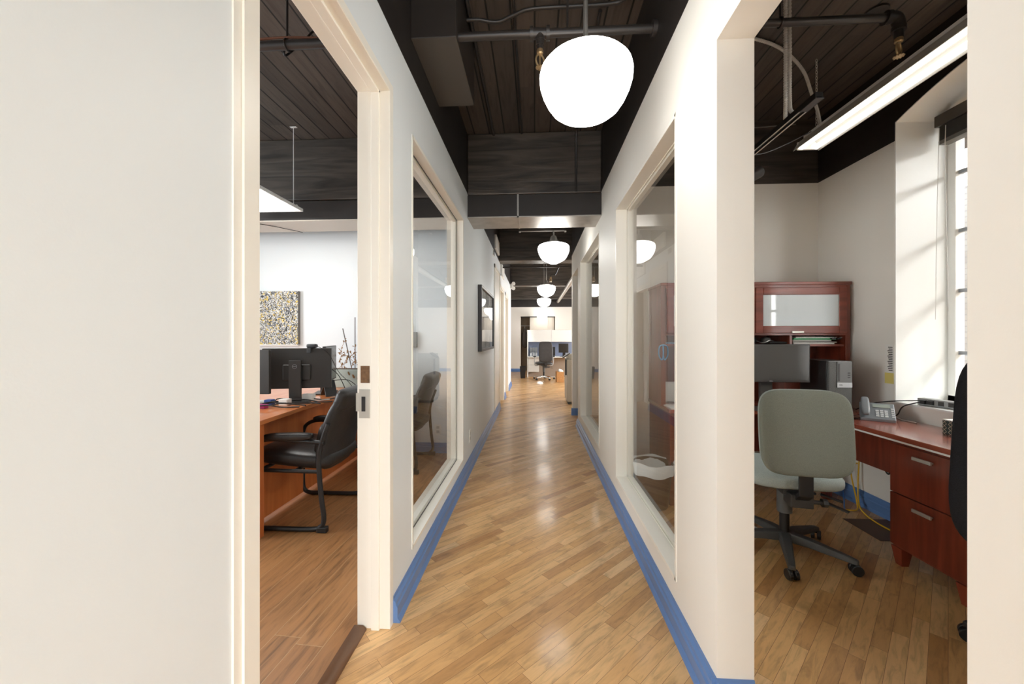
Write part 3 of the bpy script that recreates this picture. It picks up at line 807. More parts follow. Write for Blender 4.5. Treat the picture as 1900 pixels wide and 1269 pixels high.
B(-.13, .13, -.07, .07, 0, .05).build('body', 'blackplastic', g, bevel=.006); B(-.10, .10, -.05, .05, .05, .075).build('upper_body', 'graphite', g, bevel=.006)
g = thing('keyboard', 'black keyboard lying on the honey desk', 'keyboard', (-2.12, 2.46, DZ), .15)
B(-.21, .21, -.065, .065, 0, .018).build('body', 'blackplastic', g, bevel=.003)
q = MB()
for r in range(5):
    for c in range(15): q.box(-.198+c*.0265, -.175+c*.0265, -.055+r*.0225, -.036+r*.0225, .018, .024)
q.build('keys', 'graphite', g)
for i, (x, y, a, c, s, lb) in enumerate(((-2.02, 2.76, .3, 'magenta', (.08, .05, .03), 'small magenta packet among the desk cables'), (-2.07, 2.92, .1, 'bluebit', (.06, .05, .04), 'small blue packet among the desk cables'),
        (-2.16, 2.95, -.3, 'papers', (.16, .08, .025), 'white adapter box on the honey desk'), (-1.93, 2.9, .5, 'papers', (.07, .06, .05), 'white power brick by the emblem monitor foot'), (-1.86, 3.10, .2, 'papers', (.09, .05, .06), 'white cube adapter behind the emblem monitor'))):
    tag(MB().cbox((0, 0, s[2]/2), s).build('adapter' if c == 'papers' else 'packet', c, bevel=.005), lb, 'clutter').location = (x, y, DZ)
    D.objects[-1 if False else ('adapter' if c == 'papers' else 'packet')].rotation_euler = (0, 0, 0)
for k in range(7):
    rr = random.Random(k); pts = []
    x, y = -2.28+.02*k, 2.62+.05*k
    for j in range(7): pts.append((x+j*.085+rr.uniform(-.03, .03), y+j*.06*(1 if k % 2 else .4)+rr.uniform(-.04, .04), DZ+.008+rr.uniform(0, .03)*(j in (2, 3, 4))))
    tag(MB().tube(pts, .0045, 6, 5).build('cable', 'blackcable' if k != 3 else 'whitecable', smooth=True), 'thin black cable in the tangle on the honey desk' if k != 3 else 'thin white cable in the tangle on the honey desk', 'cable', 'cables tangled on the honey desk')
for k, pts in enumerate((((-1.95, 3.35, DZ+.32), (-1.84, 3.5, DZ+.2), (-1.78, 3.55, DZ+.05), (-1.80, 3.62, DZ+.008), (-1.9, 3.85, DZ+.006)), ((-1.9, 3.5, DZ+.12), (-1.8, 3.62, DZ+.12), (-1.77, 3.75, DZ+.05), (-1.86, 3.9, DZ+.006)))):
    tag(MB().tube(pts, .0035, 6, 8).build('cable', 'blackcable', smooth=True), 'black cable arching down behind the edge-on monitor' if k == 0 else 'black cable looping out toward the sage planter', 'cable')
# planter with dried plant
g = thing('planter', 'sage rectangular planter with stakes and a dried plant', 'plant', (-1.98, 4.02, DZ))
q = MB(); q.box(-.22, .22, -.08, .08, 0, .19); q.build('pot', 'planter', g, bevel=.006)
B(-.205, .205, -.065, .065, .19, .194).build('soil', plain('dry_soil', (90, 72, 56), .9), g)
for a, b, m in (((.03, .02, .19), (-.06, .0, .62), 'greystick'), ((.06, .03, .19), (.06, .03, .74), 'greystick'), ((.11, 0, .19), (.16, 0, .75), 'stick'), ((.16, .02, .19), (.18, 0, .7), 'stick')):
    MB().cyl(a, b, .005, 8).build('stake', m, g)
q = MB(); lf = MB()
for k in range(7):
    rr = random.Random(40+k); x = -.1+.05*k
    pts = [(x, rr.uniform(-.04, .04), .19)]
    for j in range(4): pts.append((pts[-1][0]+rr.uniform(-.05, .06), pts[-1][1]+rr.uniform(-.03, .03), pts[-1][2]+rr.uniform(.02, .10)))
    q.tube(pts, .002, 5, 4)
    for p in pts[1:]:
        for t in range(3): lf.pad((p[0]+rr.uniform(-.02, .02), p[1]-.01, p[2]+rr.uniform(-.02, .02)), (.03, .012, .004), (rr.uniform(-1, 1), rr.uniform(-1.5, 1.5), rr.uniform(-2, 2)), 1, 1, 10, 6)
for k in range(3): lf.pad((.05+.05*k, -.09, .15-.03*k), (.045, .02, .004), (.5+k, 1.2, .4*k), 1, 1, 10, 6)
q.build('dried_stems', 'stick', g); lf.build('dried_leaves', 'dryleaf', g)['kind'] = 'stuff'
# painting
g = thing('abstract_painting', 'black, white and yellow drip-style abstract canvas on the left office wall', 'painting', (-2.65, 4.25, 1.20))
B(-1.1, 0, -.045, -.001, 0, .60).build('canvas_edge', plain('canvas_side', (120, 116, 112), .7), g)
B(-1.1, 0, -.048, -.045, 0, .60).build('canvas', 'painting', g)
B(-1.1, -.0, -.05, -.001, -.012, 0).build('bottom_strip', 'papers', g)
# small thing on wall seen through glass
g = thing('wall_dispenser', 'grey wall box on the left office back wall beyond the glass', 'dispenser', (-1.36, 4.25, 1.17))
B(-.06, .06, -.05, 0, 0, .17).build('body', plain('wall_box_grey', (150, 150, 146), .5), g, bevel=.004); B(-.05, .0, -.02, 0, .17, .27).build('upper_holder', plain('wall_box_pale', (190, 190, 186), .5), g)
# LED panel
g = thing('panel_light', 'square-edged white LED panel hanging on wires in the left office', 'light', (-2.45, 2.89, 2.45))
q = MB(); q.box(-.3, .3, -.6, -.585, 0, .025); q.box(-.3, .3, .585, .6, 0, .025); q.box(-.3, -.285, -.585, .585, 0, .025); q.box(.285, .3, -.585, .585, 0, .025); q.box(-.285, .285, -.585, .585, .012, .025)
q.build('frame', 'white', g)
B(-.285, .285, -.585, .585, .004, .012).build('diffuser', 'led', g)
for sx in (-1, 1):
    for sy in (-1, 1):
        q = MB().cyl((sx*.24, sy*.55, .03), (sx*.24, sy*.55, CE-2.45), .0035, 8); q.tube([(sx*.24, sy*.55, .05), (sx*.25, sy*.555, .04), (sx*.265, sy*.56, .05), (sx*.275, sy*.57, .025)], .004, 6, 4)
        q.build('suspension_wire', 'white', g); B(sx*.24-.03, sx*.24+.03, sy*.55-.012, sy*.55+.012, CE-2.453, CE-2.45).build('ceiling_clip', 'white', g)
g = thing('duct_hanger', 'short black hook wire under the left office duct', 'hanger', (-2.75, 3.70, 2.41))
MB().tube([(0, 0, 0), (.1, .1, -.0), (.26, .26, -.01), (.29, .29, -.015)], .003, 6).build('wire', 'blackcable', g); B(-.05, .01, -.01, .01, -.004, .002).build('clip', 'galv', g)

# ------------------------------------------------------------------ right office
TZ = .732
g = thing('corner_desk', 'dark cherry L-shaped desk in the right office under the window', 'desk', (2.0, 3.0, 0))
top = [(-.98, .56), (-.98, .0), (-.12, 0), (.0, -.1), (.02, -.25), (.02, -1.75), (.48, -1.75), (.48, .56)]
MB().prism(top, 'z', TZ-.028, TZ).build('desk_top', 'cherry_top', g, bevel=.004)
q = MB().prism([(.024, -.25), (.026, -1.75), (.04, -1.75), (.04, -.25)], 'z', TZ-.038, TZ-.028); q.build('edge_strip', 'papers', g)
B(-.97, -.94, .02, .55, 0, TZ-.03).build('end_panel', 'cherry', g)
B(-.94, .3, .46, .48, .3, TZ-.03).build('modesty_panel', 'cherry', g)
B(.30, .32, -.66, .25, .40, TZ-.03).build('side_modesty_panel', 'cherry', g)
B(.29, .34, .2, .25, 0, TZ-.03).build('corner_leg', 'cherry', g)
B(.03, .47, -1.74, -1.71, 0, TZ-.03).build('end_panel', 'cherry', g)
p = thing('drawer_pedestal', 'dark cherry two-drawer pedestal on tapered feet', 'drawers', (2.03, 2.138, 0))
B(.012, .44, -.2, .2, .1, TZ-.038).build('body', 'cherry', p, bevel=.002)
for z0, z1 in ((.115, .405), (.411, TZ-.05)):
    dr = B(-.006, .012, -.198, .198, z0, z1).build('drawer', 'cherry', p, bevel=.002)
    z = z1-.045
    q = MB(); q.box(-.028, -.018, -.05, .05, z-.009, z+.009); q.box(-.018, -.006, -.045, -.035, z-.004, z+.004); q.box(-.018, -.006, .035, .045, z-.004, z+.004)
    q.build('handle', 'nickel', dr, bevel=.002)
for y in (-.17, .17):
    for x in (.035, .40):
        MB().lathe([(.026, 0), (.045, .1)], (x, y, 0), 4, Euler((0, 0, PI/4)).to_matrix()).build('foot', wood('cherry_foot', lin(120, 50, 30), lin(150, 68, 44), .35, 2) if 'cherry_foot' not in D.materials else D.materials['cherry_foot'], p)
# hutch
HX0, HX1, HY, HZ = 1.02, 2.478, 3.2, 1.72
g = thing('desk_hutch', 'dark cherry hutch with frosted doors standing on the corner desk', 'hutch', (HX0, HY, TZ))
W_, Z_ = HX1-HX0, HZ-TZ
B(0, .036, 0, .34, 0, Z_-.02).build('side_panel', 'cherry', g, bevel=.002); B(W_-.036, W_, 0, .34, 0, Z_-.02).build('side_panel', 'cherry', g, bevel=.002)
B(-.006, W_+.006, -.012, .345, Z_-.024, Z_).build('top_board', 'cherry_x', g, bevel=.004)
B(.036, W_-.036, .02, .33, .478, .494).build('shelf', 'cherry_x', g); B(.036, W_-.036, .0, .33, .565, .581).build('cabinet_bottom', 'cherry_x', g)
B(.036, W_-.036, .325, .34, 0, Z_-.024).build('back_panel', 'cherry', g)
B(1.012, 1.03, .02, .325, .494, .565).build('divider', 'cherry', g); B(.5, .518, .02, .325, .494, .565).build('divider', 'cherry', g)
B(W_/2-.01, W_/2+.01, .02, .325, .581, Z_-.024).build('partition', 'cherry', g)
for x0, x1 in ((.038, W_/2-.004), (W_/2+.0, W_-.038)):
    z0, z1 = .581, Z_-.045
    q = MB(); f = .058
    q.box(x0, x0+f, -.02, 0, z0, z1); q.box(x1-f, x1, -.02, 0, z0, z1); q.box(x0+f, x1-f, -.02, 0, z0, z0+f); q.box(x0+f, x1-f, -.02, 0, z1-f, z1)
    dr = q.build('door', 'cherry_x', g, bevel=.004)
    B(x0+f, x1-f, -.012, -.008, z0+f, z1-f).build('frosted_pane', 'frost', dr)
    m_ = (x0+x1)/2-.03 if x0 > .1 else x1-.2
    B(m_-.045, m_+.045, -.03, -.02, z0+.002, z0+.016).build('handle', 'nickel', dr, bevel=.002)
B(.036, W_-.036, -.006, .02, Z_-.045, Z_-.024).build('cornice_rail', 'cherry_x', g)
# papers on the shelf
SX, SZ = HX0, TZ+.494
for k, (m, th, x0, x1, y0, lb) in enumerate((('papers', .010, 1.05, 1.36, .03, 'white paper pile at the bottom of the hutch shelf stack'), ('paper_grey', .008, 1.04, 1.37, .02, 'grey printed sheaf above the bottom papers on the hutch shelf'),
        ('papers', .012, 1.05, 1.34, .035, 'white paper sheaf just under the green folder'), ('green', .012, 1.04, 1.36, .01, 'green folder in the hutch shelf stack'), ('paper_grey', .012, 1.06, 1.35, .02, 'grey papers on top of the green folder'))):
    tag(B(x0, x1, y0, .30, 0, th-.0008).build('folder' if m == 'green' else 'paper_stack', m), lb, 'folder' if m == 'green' else 'papers').location = (SX, HY, SZ+.0015+k*.0115)
for k in range(2):
    g = thing('binder_clip', 'black binder clip on the %s of the hutch paper stack' % ('front edge, left' if k == 0 else 'front edge, right'), 'clip', (SX+1.33+.04*k, HY+.005, SZ+.045))
    B(-.014, .014, -.012, .012, -.006, .006).build('clip_body', 'blackplastic', g); MB().tube([(-.006, -.012, .004), (-.008, -.03, .01), (.008, -.03, .01), (.006, -.012, .004)], .0012, 6).build('wire_arm', 'steel', g)
g = thing('headset', 'black headset with silver band in the left bay of the hutch shelf', 'headset', (SX+.86, HY+.1, SZ))
MB().tube([(-.14, 0, .02), (-.09, .02, .045), (-.03, .03, .02), (.0, .0, .012), (.05, .0, .03), (.1, .02, .012)], .004, 8, 6).build('band', 'steel', g, smooth=True)
MB().pad((-.1, .0, .03), (.07, .05, .058), (0, 0, 0), .7, .7, 20, 12).build('earpiece', 'blackplastic', g, smooth=80); MB().pad((.03, .03, .032), (.07, .05, .05), (0, 0, 0), .7, .7, 20, 12).build('earpiece', 'greyplastic', g, smooth=80)
MB().pad((.1, -.02, .012), (.12, .04, .02), (0, 0, -.3), .6, .6, 20, 10).build('microphone_pod', 'blackplastic', g, smooth=80)
# left end of the hutch, seen through the glass
g = thing('lanyard', 'pale blue ribbon loop hanging on the left end of the hutch', 'lanyard', (1.03, 3.19, 1.16))
for k, s in enumerate((-1, 1)): MB().tube([(.0, -.01, .06), (s*.03, -.012, .045), (s*.035, -.012, -.02), (s*.012, -.012, -.06), (0, -.012, -.02), (0, -.01, .06)], .005, 8, 6).build('loop', 'ribbon', g, smooth=True)
tag(B(-.14, .14, -.1, .1, 0, .006).build('paper_sheet', 'papers'), 'loose white papers at the left end of the corner desk', 'papers').location = (1.18, 3.12, TZ)
tag(B(-.1, .1, -.08, .08, 0, .012).build('paper_sheet', plain('blue_grey_papers', (150, 170, 190), .7)), 'pale blue papers on the left hutch shelf', 'papers').location = (1.18, 3.36, SZ)
g = thing('white_carton', 'small white open carton at the left end under the hutch', 'box', (1.16, 3.42, TZ))
q = MB(); q.box(-.08, .08, -.06, -.056, 0, .16); q.box(-.08, .08, .056, .06, 0, .16); q.box(-.08, -.076, -.056, .056, 0, .16); q.box(.076, .08, -.056, .056, 0, .16); q.box(-.08, .08, -.06, .06, 0, .004)
q.build('carton', 'whiteplastic', g)
# monitor, tower, phone
monitor('grey-faced monitor on the corner desk in front of the hutch', (1.765, 3.02, TZ), -.03, .55, .285, .355, False, True)
g = thing('computer_tower', 'black and silver tower computer on the corner desk beside the phone', 'computer', (2.185, 2.93, TZ), -.02)
B(-.08, .08, 0, .29, .004, .38).build('case', 'blackplastic', g, bevel=.004)
B(-.08, .08, -.02, 0, .004, .38).build('front_grille', plain('tower_mesh', (92, 92, 90), .5, .3, noise=.6, nscale=300), g, bevel=.006)
q = B(-.025, .075, -.026, -.02, .19, .375).build('front_panel', plain('tower_panel', (112, 112, 112), .45), g, bevel=.003)
B(-.025, .075, -.0275, -.026, .19, .225).build('silver_band', 'silver', q); B(-.018, -.008, -.0275, -.026, .235, .36).build('disc_slot', 'graphite', q)
for z in (.262, .278, .294): B(.045, .062, -.0275, -.026, z-.003, z+.003).build('port', 'blackplastic', q)
text('logo', 'DELL', .011, (.0, -.028, .208), (PI/2, 0, 0), 'graphite', q)
B(.045, .065, -.0215, -.0199, .02, .04).build('sticker', 'silver', g)
g = thing('desk_phone', 'grey desk telephone with handset and keypad by the window', 'phone', (2.275, 2.72, TZ), math.radians(-36)); g.scale = (.9,)*3
T = math.radians(34)
q = MB().prism([(-.085, .0), (.085, .0), (.085, .11), (.07, .115), (-.085, .02)], 'x', -.095, .095).build('base', 'phonegrey', g, bevel=.004)
def fp(x, v, w=0): return (x, -.085+v*math.cos(math.atan2(.095, .155)), .02+v*math.sin(math.atan2(.095, .155))+w)
A_ = math.atan2(.095, .155)
def slab(mb, x, v, sx, sv, w): mb.cbox(fp(x, v, w), (sx, sv, .006), (A_, 0, 0)); return mb
slab(MB(), .025, .145, .095, .036, .001).build('display', 'lcd', g)
q = MB()
for r in range(4):
    for c in range(3): slab(q, .0+.024*c, .03+.02*r, .017, .012, .001)
q.build('keypad', 'key', g)
q = MB()
for r in range(5): slab(q, .082, .03+.022*r, .014, .01, .001)
q.build('side_keys', 'key', g)
hs = MB().pad(fp(-.065, .09, .032), (.05, .20, .038), (A_, 0, 0), .6, .5, 28, 12).build('handset', 'phonegrey', g, smooth=80)
MB().tube([(-.09, .05, .02), (-.14, .02, .01), (-.2, .04, .006), (-.25, -.02, .004), (-.2, -.08, .004), (-.12, -.06, .004), (-.09, -.03, .01)], .003, 6, 6).build('cord', 'blackcable', g, smooth=True)
# sill
g = thing('power_strip', 'grey power strip lying on the window sill', 'power strip', (2.585, 2.575, .838), math.radians(-76))
B(-.15, .15, -.028, .028, 0, .045).build('housing', plain('strip_grey', (168, 168, 168), .4, .2), g, bevel=.004)
B(.15, .165, -.03, .03, 0, .048).build('end_cap', 'graphite', g, bevel=.002); B(.165, .17, -.014, .014, .012, .036).build('switch', 'blackplastic', g)
for k in range(4): B(-.09+.05*k, -.062+.05*k, -.03, -.028, .01, .036).build('socket', 'graphite', g)
for k in range(2): B(-.12+.035*k, -.095+.035*k, -.055, -.03, .012, .034).build('plug', 'blackplastic', g)
MB().tube([(.17, 0, .02), (.22, -.01, .01), (.25, -.05, -.02), (.25, -.09, -.09)], .004, 8, 6).build('cord', 'blackcable', g, smooth=True)
for k, pts in enumerate((((2.525, 2.70, .865), (2.47, 2.78, .85), (2.44, 2.86, .83), (2.42, 2.95, .80), (2.40, 3.05, .74)), ((2.525, 2.68, .862), (2.46, 2.74, .82), (2.44, 2.76, .76), (2.44, 2.80, .738)), ((2.44, 2.86, .735), (2.45, 2.78, .736), (2.42, 2.7, .736), (2.43, 2.62, .736)))):
    tag(MB().tube(pts, .0035, 6, 6).build('cable', 'blackcable' if k < 2 else 'whitecable', smooth=True), ('black cable from the power strip toward the tower computer', 'short black cable dropping from the power strip to the desk', 'thin white cable behind the desk phone')[k], 'cable')
g = thing('patterned_box', 'small dark box with pale zigzag pattern below the sill', 'box', (2.40, 2.30, TZ))
B(-.06, .06, -.07, .07, 0, .075).build('box_body', 'pattern', g); B(-.061, .061, -.071, .071, .075, .08).build('lid', 'papers', g)
g = thing('wall_note', 'printed paper strip with yellow sticky note on the office wall', 'note', (2.5, 2.885, 1.03))
q = B(-.002, 0, -.035, .035, 0, .20).build('printed_sheet', 'papers', g)
t_ = MB()
for k in range(14): t_.box(-.0026, -.002, -.022, .008+.012*((k*7) % 3)/3, .015+.0125*k, .021+.0125*k)
t_.build('printed_lines', 'graphite', q)
B(-.003, -.001, -.03, .038, -.075, .0).build('sticky_note', 'yellow', g)
# blind on the window
g = thing('window_blind', 'rolled dark blind with pull cord at the window head', 'blind', (2.75, 2.1, 2.70))
B(-.04, .03, -.70, .70, 0, .075).build('headrail', plain('blind_bronze', (62, 56, 50), .4), g, bevel=.003)
B(-.03, .03, -.68, .68, -.10, -.002).build('folded_slats', 'blackplastic', g, bevel=.004); B(-.032, .032, -.68, .68, -.125, -.10).build('bottom_rail', plain('blind_grey', (104, 102, 98), .4), g)
MB().tube([(-.045, .62, -.02), (-.05, .62, -.3), (-.055, .60, -.9), (-.05, .60, -1.25)], .002, 6, 4).build('pull_cord', 'whitecable', g)
MB().tube([(-.045, .66, -.02), (-.05, .67, -.6), (-.05, .68, -1.3)], .002, 6, 4).build('pull_cord', 'whitecable', g)
# fluorescent strip
g = thing('fluorescent_light', 'white twin-tube fluorescent strip hanging by chains in the right office', 'light', (1.975, 1.75, 2.64))
MB().prism([(-.09, .0), (-.085, .0), (-.05, .055), (.05, .055), (.085, 0), (.09, 0), (.055, .062), (-.055, .062)], 'y', -1.2, 1.2).build('reflector', plain('reflector_grey', (200, 196, 188), .4), g)
B(-.03, .03, -1.18, 1.18, .062, .10).build('channel', 'white', g)
for x in (-.05, .05): MB().cyl((x, -1.17, .012), (x, 1.17, .012), .017, 16).build('tube', 'tube', g, smooth=True)
for y in (-1.19, 1.175): B(-.07, .07, y, y+.015, .0, .055).build('end_plate', 'white', g)
q = MB(); z = .10; k = 0
while z < CE-2.64-.01:
    a = [(0.006*math.cos(t), 0, z+.012+.013*math.sin(t)) for t in [2*PI*i/10 for i in range(10)]]
    if k % 2: a = [(0, p[0], p[2]) for p in a]
    q.tube([(p[0]-.03, p[1]+1.05, p[2]) for p in a], .0017, 5, closed=True); z += .020; k += 1
q.build('chain', 'flexsteel', g)
MB().cyl((-.03, -1.05, .10), (-.03, -1.05, CE-2.64), .003).build('chain', 'flexsteel', g)
# flexible conduits
def flex(mb, pts, r, sub):
    P = [Vector(p) for p in pts]; Q = []
    for i in range(len(P)-1):
        p0, p1, p2, p3 = P[max(0, i-1)], P[i], P[i+1], P[min(len(P)-1, i+2)]
        for k in range(sub):
            t = k/sub; Q.append(.5*((2*p1)+(-p0+p2)*t+(2*p0-5*p1+4*p2-p3)*t*t+(-p0+3*p1-3*p2+p3)*t**3))
    Q.append(P[-1]); n = 8; rings = []; nrm = None
    for i in range(len(Q)):
        t = (Q[min(len(Q)-1, i+1)]-Q[max(0, i-1)]).normalized()
        if nrm is None:
            a = Vector((0, 0, 1)) if abs(t.z) < .9 else Vector((1, 0, 0)); nrm = (a-t*a.dot(t)).normalized()
        else: nrm = (nrm-t*nrm.dot(t)).normalized()
        rings.append(mb.ring(Q[i], t, nrm, r*(1.0 if i % 2 else .78), n))
    for A, Bq in zip(rings, rings[1:]):
        for k in range(n): mb.bm.faces.new((A[k], A[(k+1) % n], Bq[(k+1) % n], Bq[k]))
    return mb
tag(flex(MB(), [(1.35, 2.55, 3.19), (1.55, 2.63, 3.195), (1.70, 2.70, 3.17), (1.82, 2.74, 3.08), (1.90, 2.78, 2.95), (1.95, 2.8, 2.85), (1.97, 2.8, 2.745)], .011, 34).build('flexible_conduit', 'flexsteel'), 'ribbed metal conduit arching from the ceiling to the fluorescent strip', 'conduit')
g = thing('track_light', 'black track light rail hanging on conduits in the right office', 'light', (1.377, 1.965, 2.44))
q = MB(); q.box(-.018, .018, 0, 1.25, .008, .03); q.box(-.018, -.012, 0, 1.25, 0, .008); q.box(.012, .018, 0, 1.25, 0, .008)
q.build('rail', plain('rail_black', (36, 34, 33), .3), g)
B(-.02, .02, -.005, .11, -.004, .0).build('feed_cover', plain('feed_grey', (96, 94, 96), .35, .4), g)
q = MB(); q.box(-.0195, -.012, .1, 1.25, -.002, -.0002); q.box(.012, .0195, .1, 1.25, -.002, -.0002); q.build('contact_strip', 'flexsteel', g)
flex(MB(), [(-.012, .235, .03), (-.01, .235, .4), (-.012, .235, CE-2.44)], .011, 60).build('conduit', 'flexsteel', g)
flex(MB(), [(.05, .2, .03), (.02, .225, .06), (.012, .235, .12), (.012, .235, .4), (.01, .235, CE-2.44)], .010, 40).build('conduit', 'flexsteel', g)
hd = MB().lathe([(.034, -.07), (.038, .0), (.038, .075), (.034, .078)], (.035, .66, -.105), 20, Euler((0, math.radians(62), .3)).to_matrix()).build('spot_head', 'ductblack', g, smooth=True)
MB().lathe([(.032, .0785), (.0, .079)], (.035, .66, -.105), 20, Euler((0, math.radians(62), .3)).to_matrix()).build('lens', 'papers', hd)
MB().tube([(0, .66, .0), (0, .66, -.05), (.01, .66, -.08)], .006, 8).build('stem', 'steel', g)
tag(MB().tube([(1.40, 2.62, 2.47), (1.55, 2.7, 2.52), (1.75, 2.78, 2.62), (1.93, 2.83, 2.72)], .003, 6, 6).build('cable', plain('grey_cable', (110, 112, 122), .5), smooth=True), 'thin grey cable drooping from the track to the fluorescent strip', 'cable')
tag(MB().tube([(RB, 3.57, 3.13), (1.6, 3.565, 3.13), (2.1, 3.565, 3.15), (2.3, 3.565, 3.16)], .006, 6, 2).build('cable', plain('grey_pipe', (120, 118, 116), .5), smooth=True), 'thin grey cable along the top of the right office back wall', 'cable')
tag(MB().lathe([(.0, 0), (.06, 0), (.06, .012), (0, .012)], (0, 0, 0), 28).build('ceiling_cover', 'ductblack', smooth=True), 'round black cover plate on the right office ceiling', 'cover').location = (2.02, 2.42, CE-.012)
# wall cables under the desk
g = thing('network_cable', 'blue network cable hanging under the corner desk', 'cable', (2.485, 3.2, 0))
MB().tube([(0, .02, .33), (-.02, .05, .31), (-.03, .06, .2), (-.05, .02, .08), (-.10, -.06, .02), (-.16, -.14, .012), (-.2, -.2, .008)], .005, 8, 8).build('cord', 'bluecable', g, smooth=True)
for k, (dy, pts) in enumerate(((.0, [(0, -.02, .31), (-.02, .01, .29), (-.03, .0, .2), (-.07, -.10, .05), (-.12, -.16, .01), (-.2, -.15, .008), (-.23, -.13, .006)]), (-.05, [(0, -.03, .34), (-.015, -.05, .33), (-.03, -.06, .15), (-.07, -.12, .04), (-.10, -.2, .008), (-.14, -.38, .006), (-.12, -.6, .006)]))):
    g = thing('network_cable', ('yellow network cable curling to the floor under the corner desk', 'yellow network cable trailing behind the drawer pedestal')[k], 'cable', (2.485, 3.16, 0))
    MB().tube(pts, .005, 8, 8).build('cord', 'yellowcable', g, smooth=True)
tag(MB().tube([(2.47, 2.98, .55), (2.465, 2.93, .42), (2.46, 2.86, .33), (2.465, 2.84, .36), (2.47, 2.80, .5)], .005, 8, 5).build('cable', 'blackcable', smooth=True), 'black cable looping below the corner desk by the wall', 'cable')
tag(B(-.15, .15, -.15, .15, 0, .003).build('floor_mat', plain('brown_mat', (92, 62, 44), .5)), 'thin brown mat on the floor beside the drawer pedestal', 'mat').location = (2.32, 2.72, 0)
g = thing('paper_bag', 'white paper lying under the grey office chair', 'paper', (1.37, 2.68, 0), .2)
B(-.2, .1, -.1, .1, 0, .02).build('sheets', 'papers', g, bevel=.004)
# waste bin with liner
g = thing('waste_bin', 'brown waste bin with clear liner behind the right corridor window', 'bin', (.90, 3.02, 0))
MB().lathe([(.105, .0), (.11, .01), (.145, .33), (.140, .33), (.105, .015), (0, .014)], n=36).build('bucket', 'binbody', g, smooth=True)
q = MB(); n = 48; rings = []
for j in range(6):
    t = j/5; rg = []
    for i in range(n):
        a = 2*PI*i/n; w_ = 1+.012*math.sin(a*9+j)+.008*math.sin(a*17)+.06*max(0, math.cos(a-.2))**8
        r_, z_ = ((.146, .25), (.152, .29), (.158, .325), (.155, .342), (.130, .30), (.098, .10))[j]
        rg.append(q.bm.verts.new((r_*w_*math.cos(a), r_*w_*math.sin(a), z_+.006*math.sin(a*5+j*.4))))
    rings.append(rg)
for A, Bq in zip(rings, rings[1:]):
    for i in range(n): q.bm.faces.new((A[i], A[(i+1) % n], Bq[(i+1) % n], Bq[i]))
q.build('liner', plain('white_liner', (222, 226, 226), .35), g, smooth=80)

# office chairs
def star_base(o, rad, ang, mat, hz=.10):
    for k in range(5):
        a = ang+2*PI*k/5
        Rz = Matrix.Rotation(a, 4, 'Z')
        q = MB()
        pr_ = [(.02, hz-.03, hz+.022, .034), (.12, hz-.028, hz+.016, .030), (rad-.03, hz-.042, hz-.012, .021), (rad+.012, hz-.046, hz-.022, .018)]
        rings = []
        for x, z0, z1, hw in pr_:
            rings.append([q.bm.verts.new(Rz @ Vector(p)) for p in ((x, -hw, z0), (x, hw, z0), (x, hw*.8, z1), (x, -hw*.8, z1))])
        for A, Bq in zip(rings, rings[1:]):
            for i in range(4): q.bm.faces.new((A[i], A[(i+1) % 4], Bq[(i+1) % 4], Bq[i]))
        q.bm.faces.new(rings[0]); q.bm.faces.new(rings[-1])
        lg = q.build('base_leg', mat, o, bevel=.006)
        q = MB(); c = Vector((rad*math.cos(a), rad*math.sin(a), .029)); t = Vector((-math.sin(a+.5), math.cos(a+.5), 0))
        for s in (-1, 1): q.cyl(c+t*s*.006, c+t*s*.026, .028, 20)
        q.cyl(c+Vector((0, 0, .01)), c+Vector((0, 0, .04)), .01)
        q.build('caster', 'blackplastic', lg, smooth=True, bevel=.003)
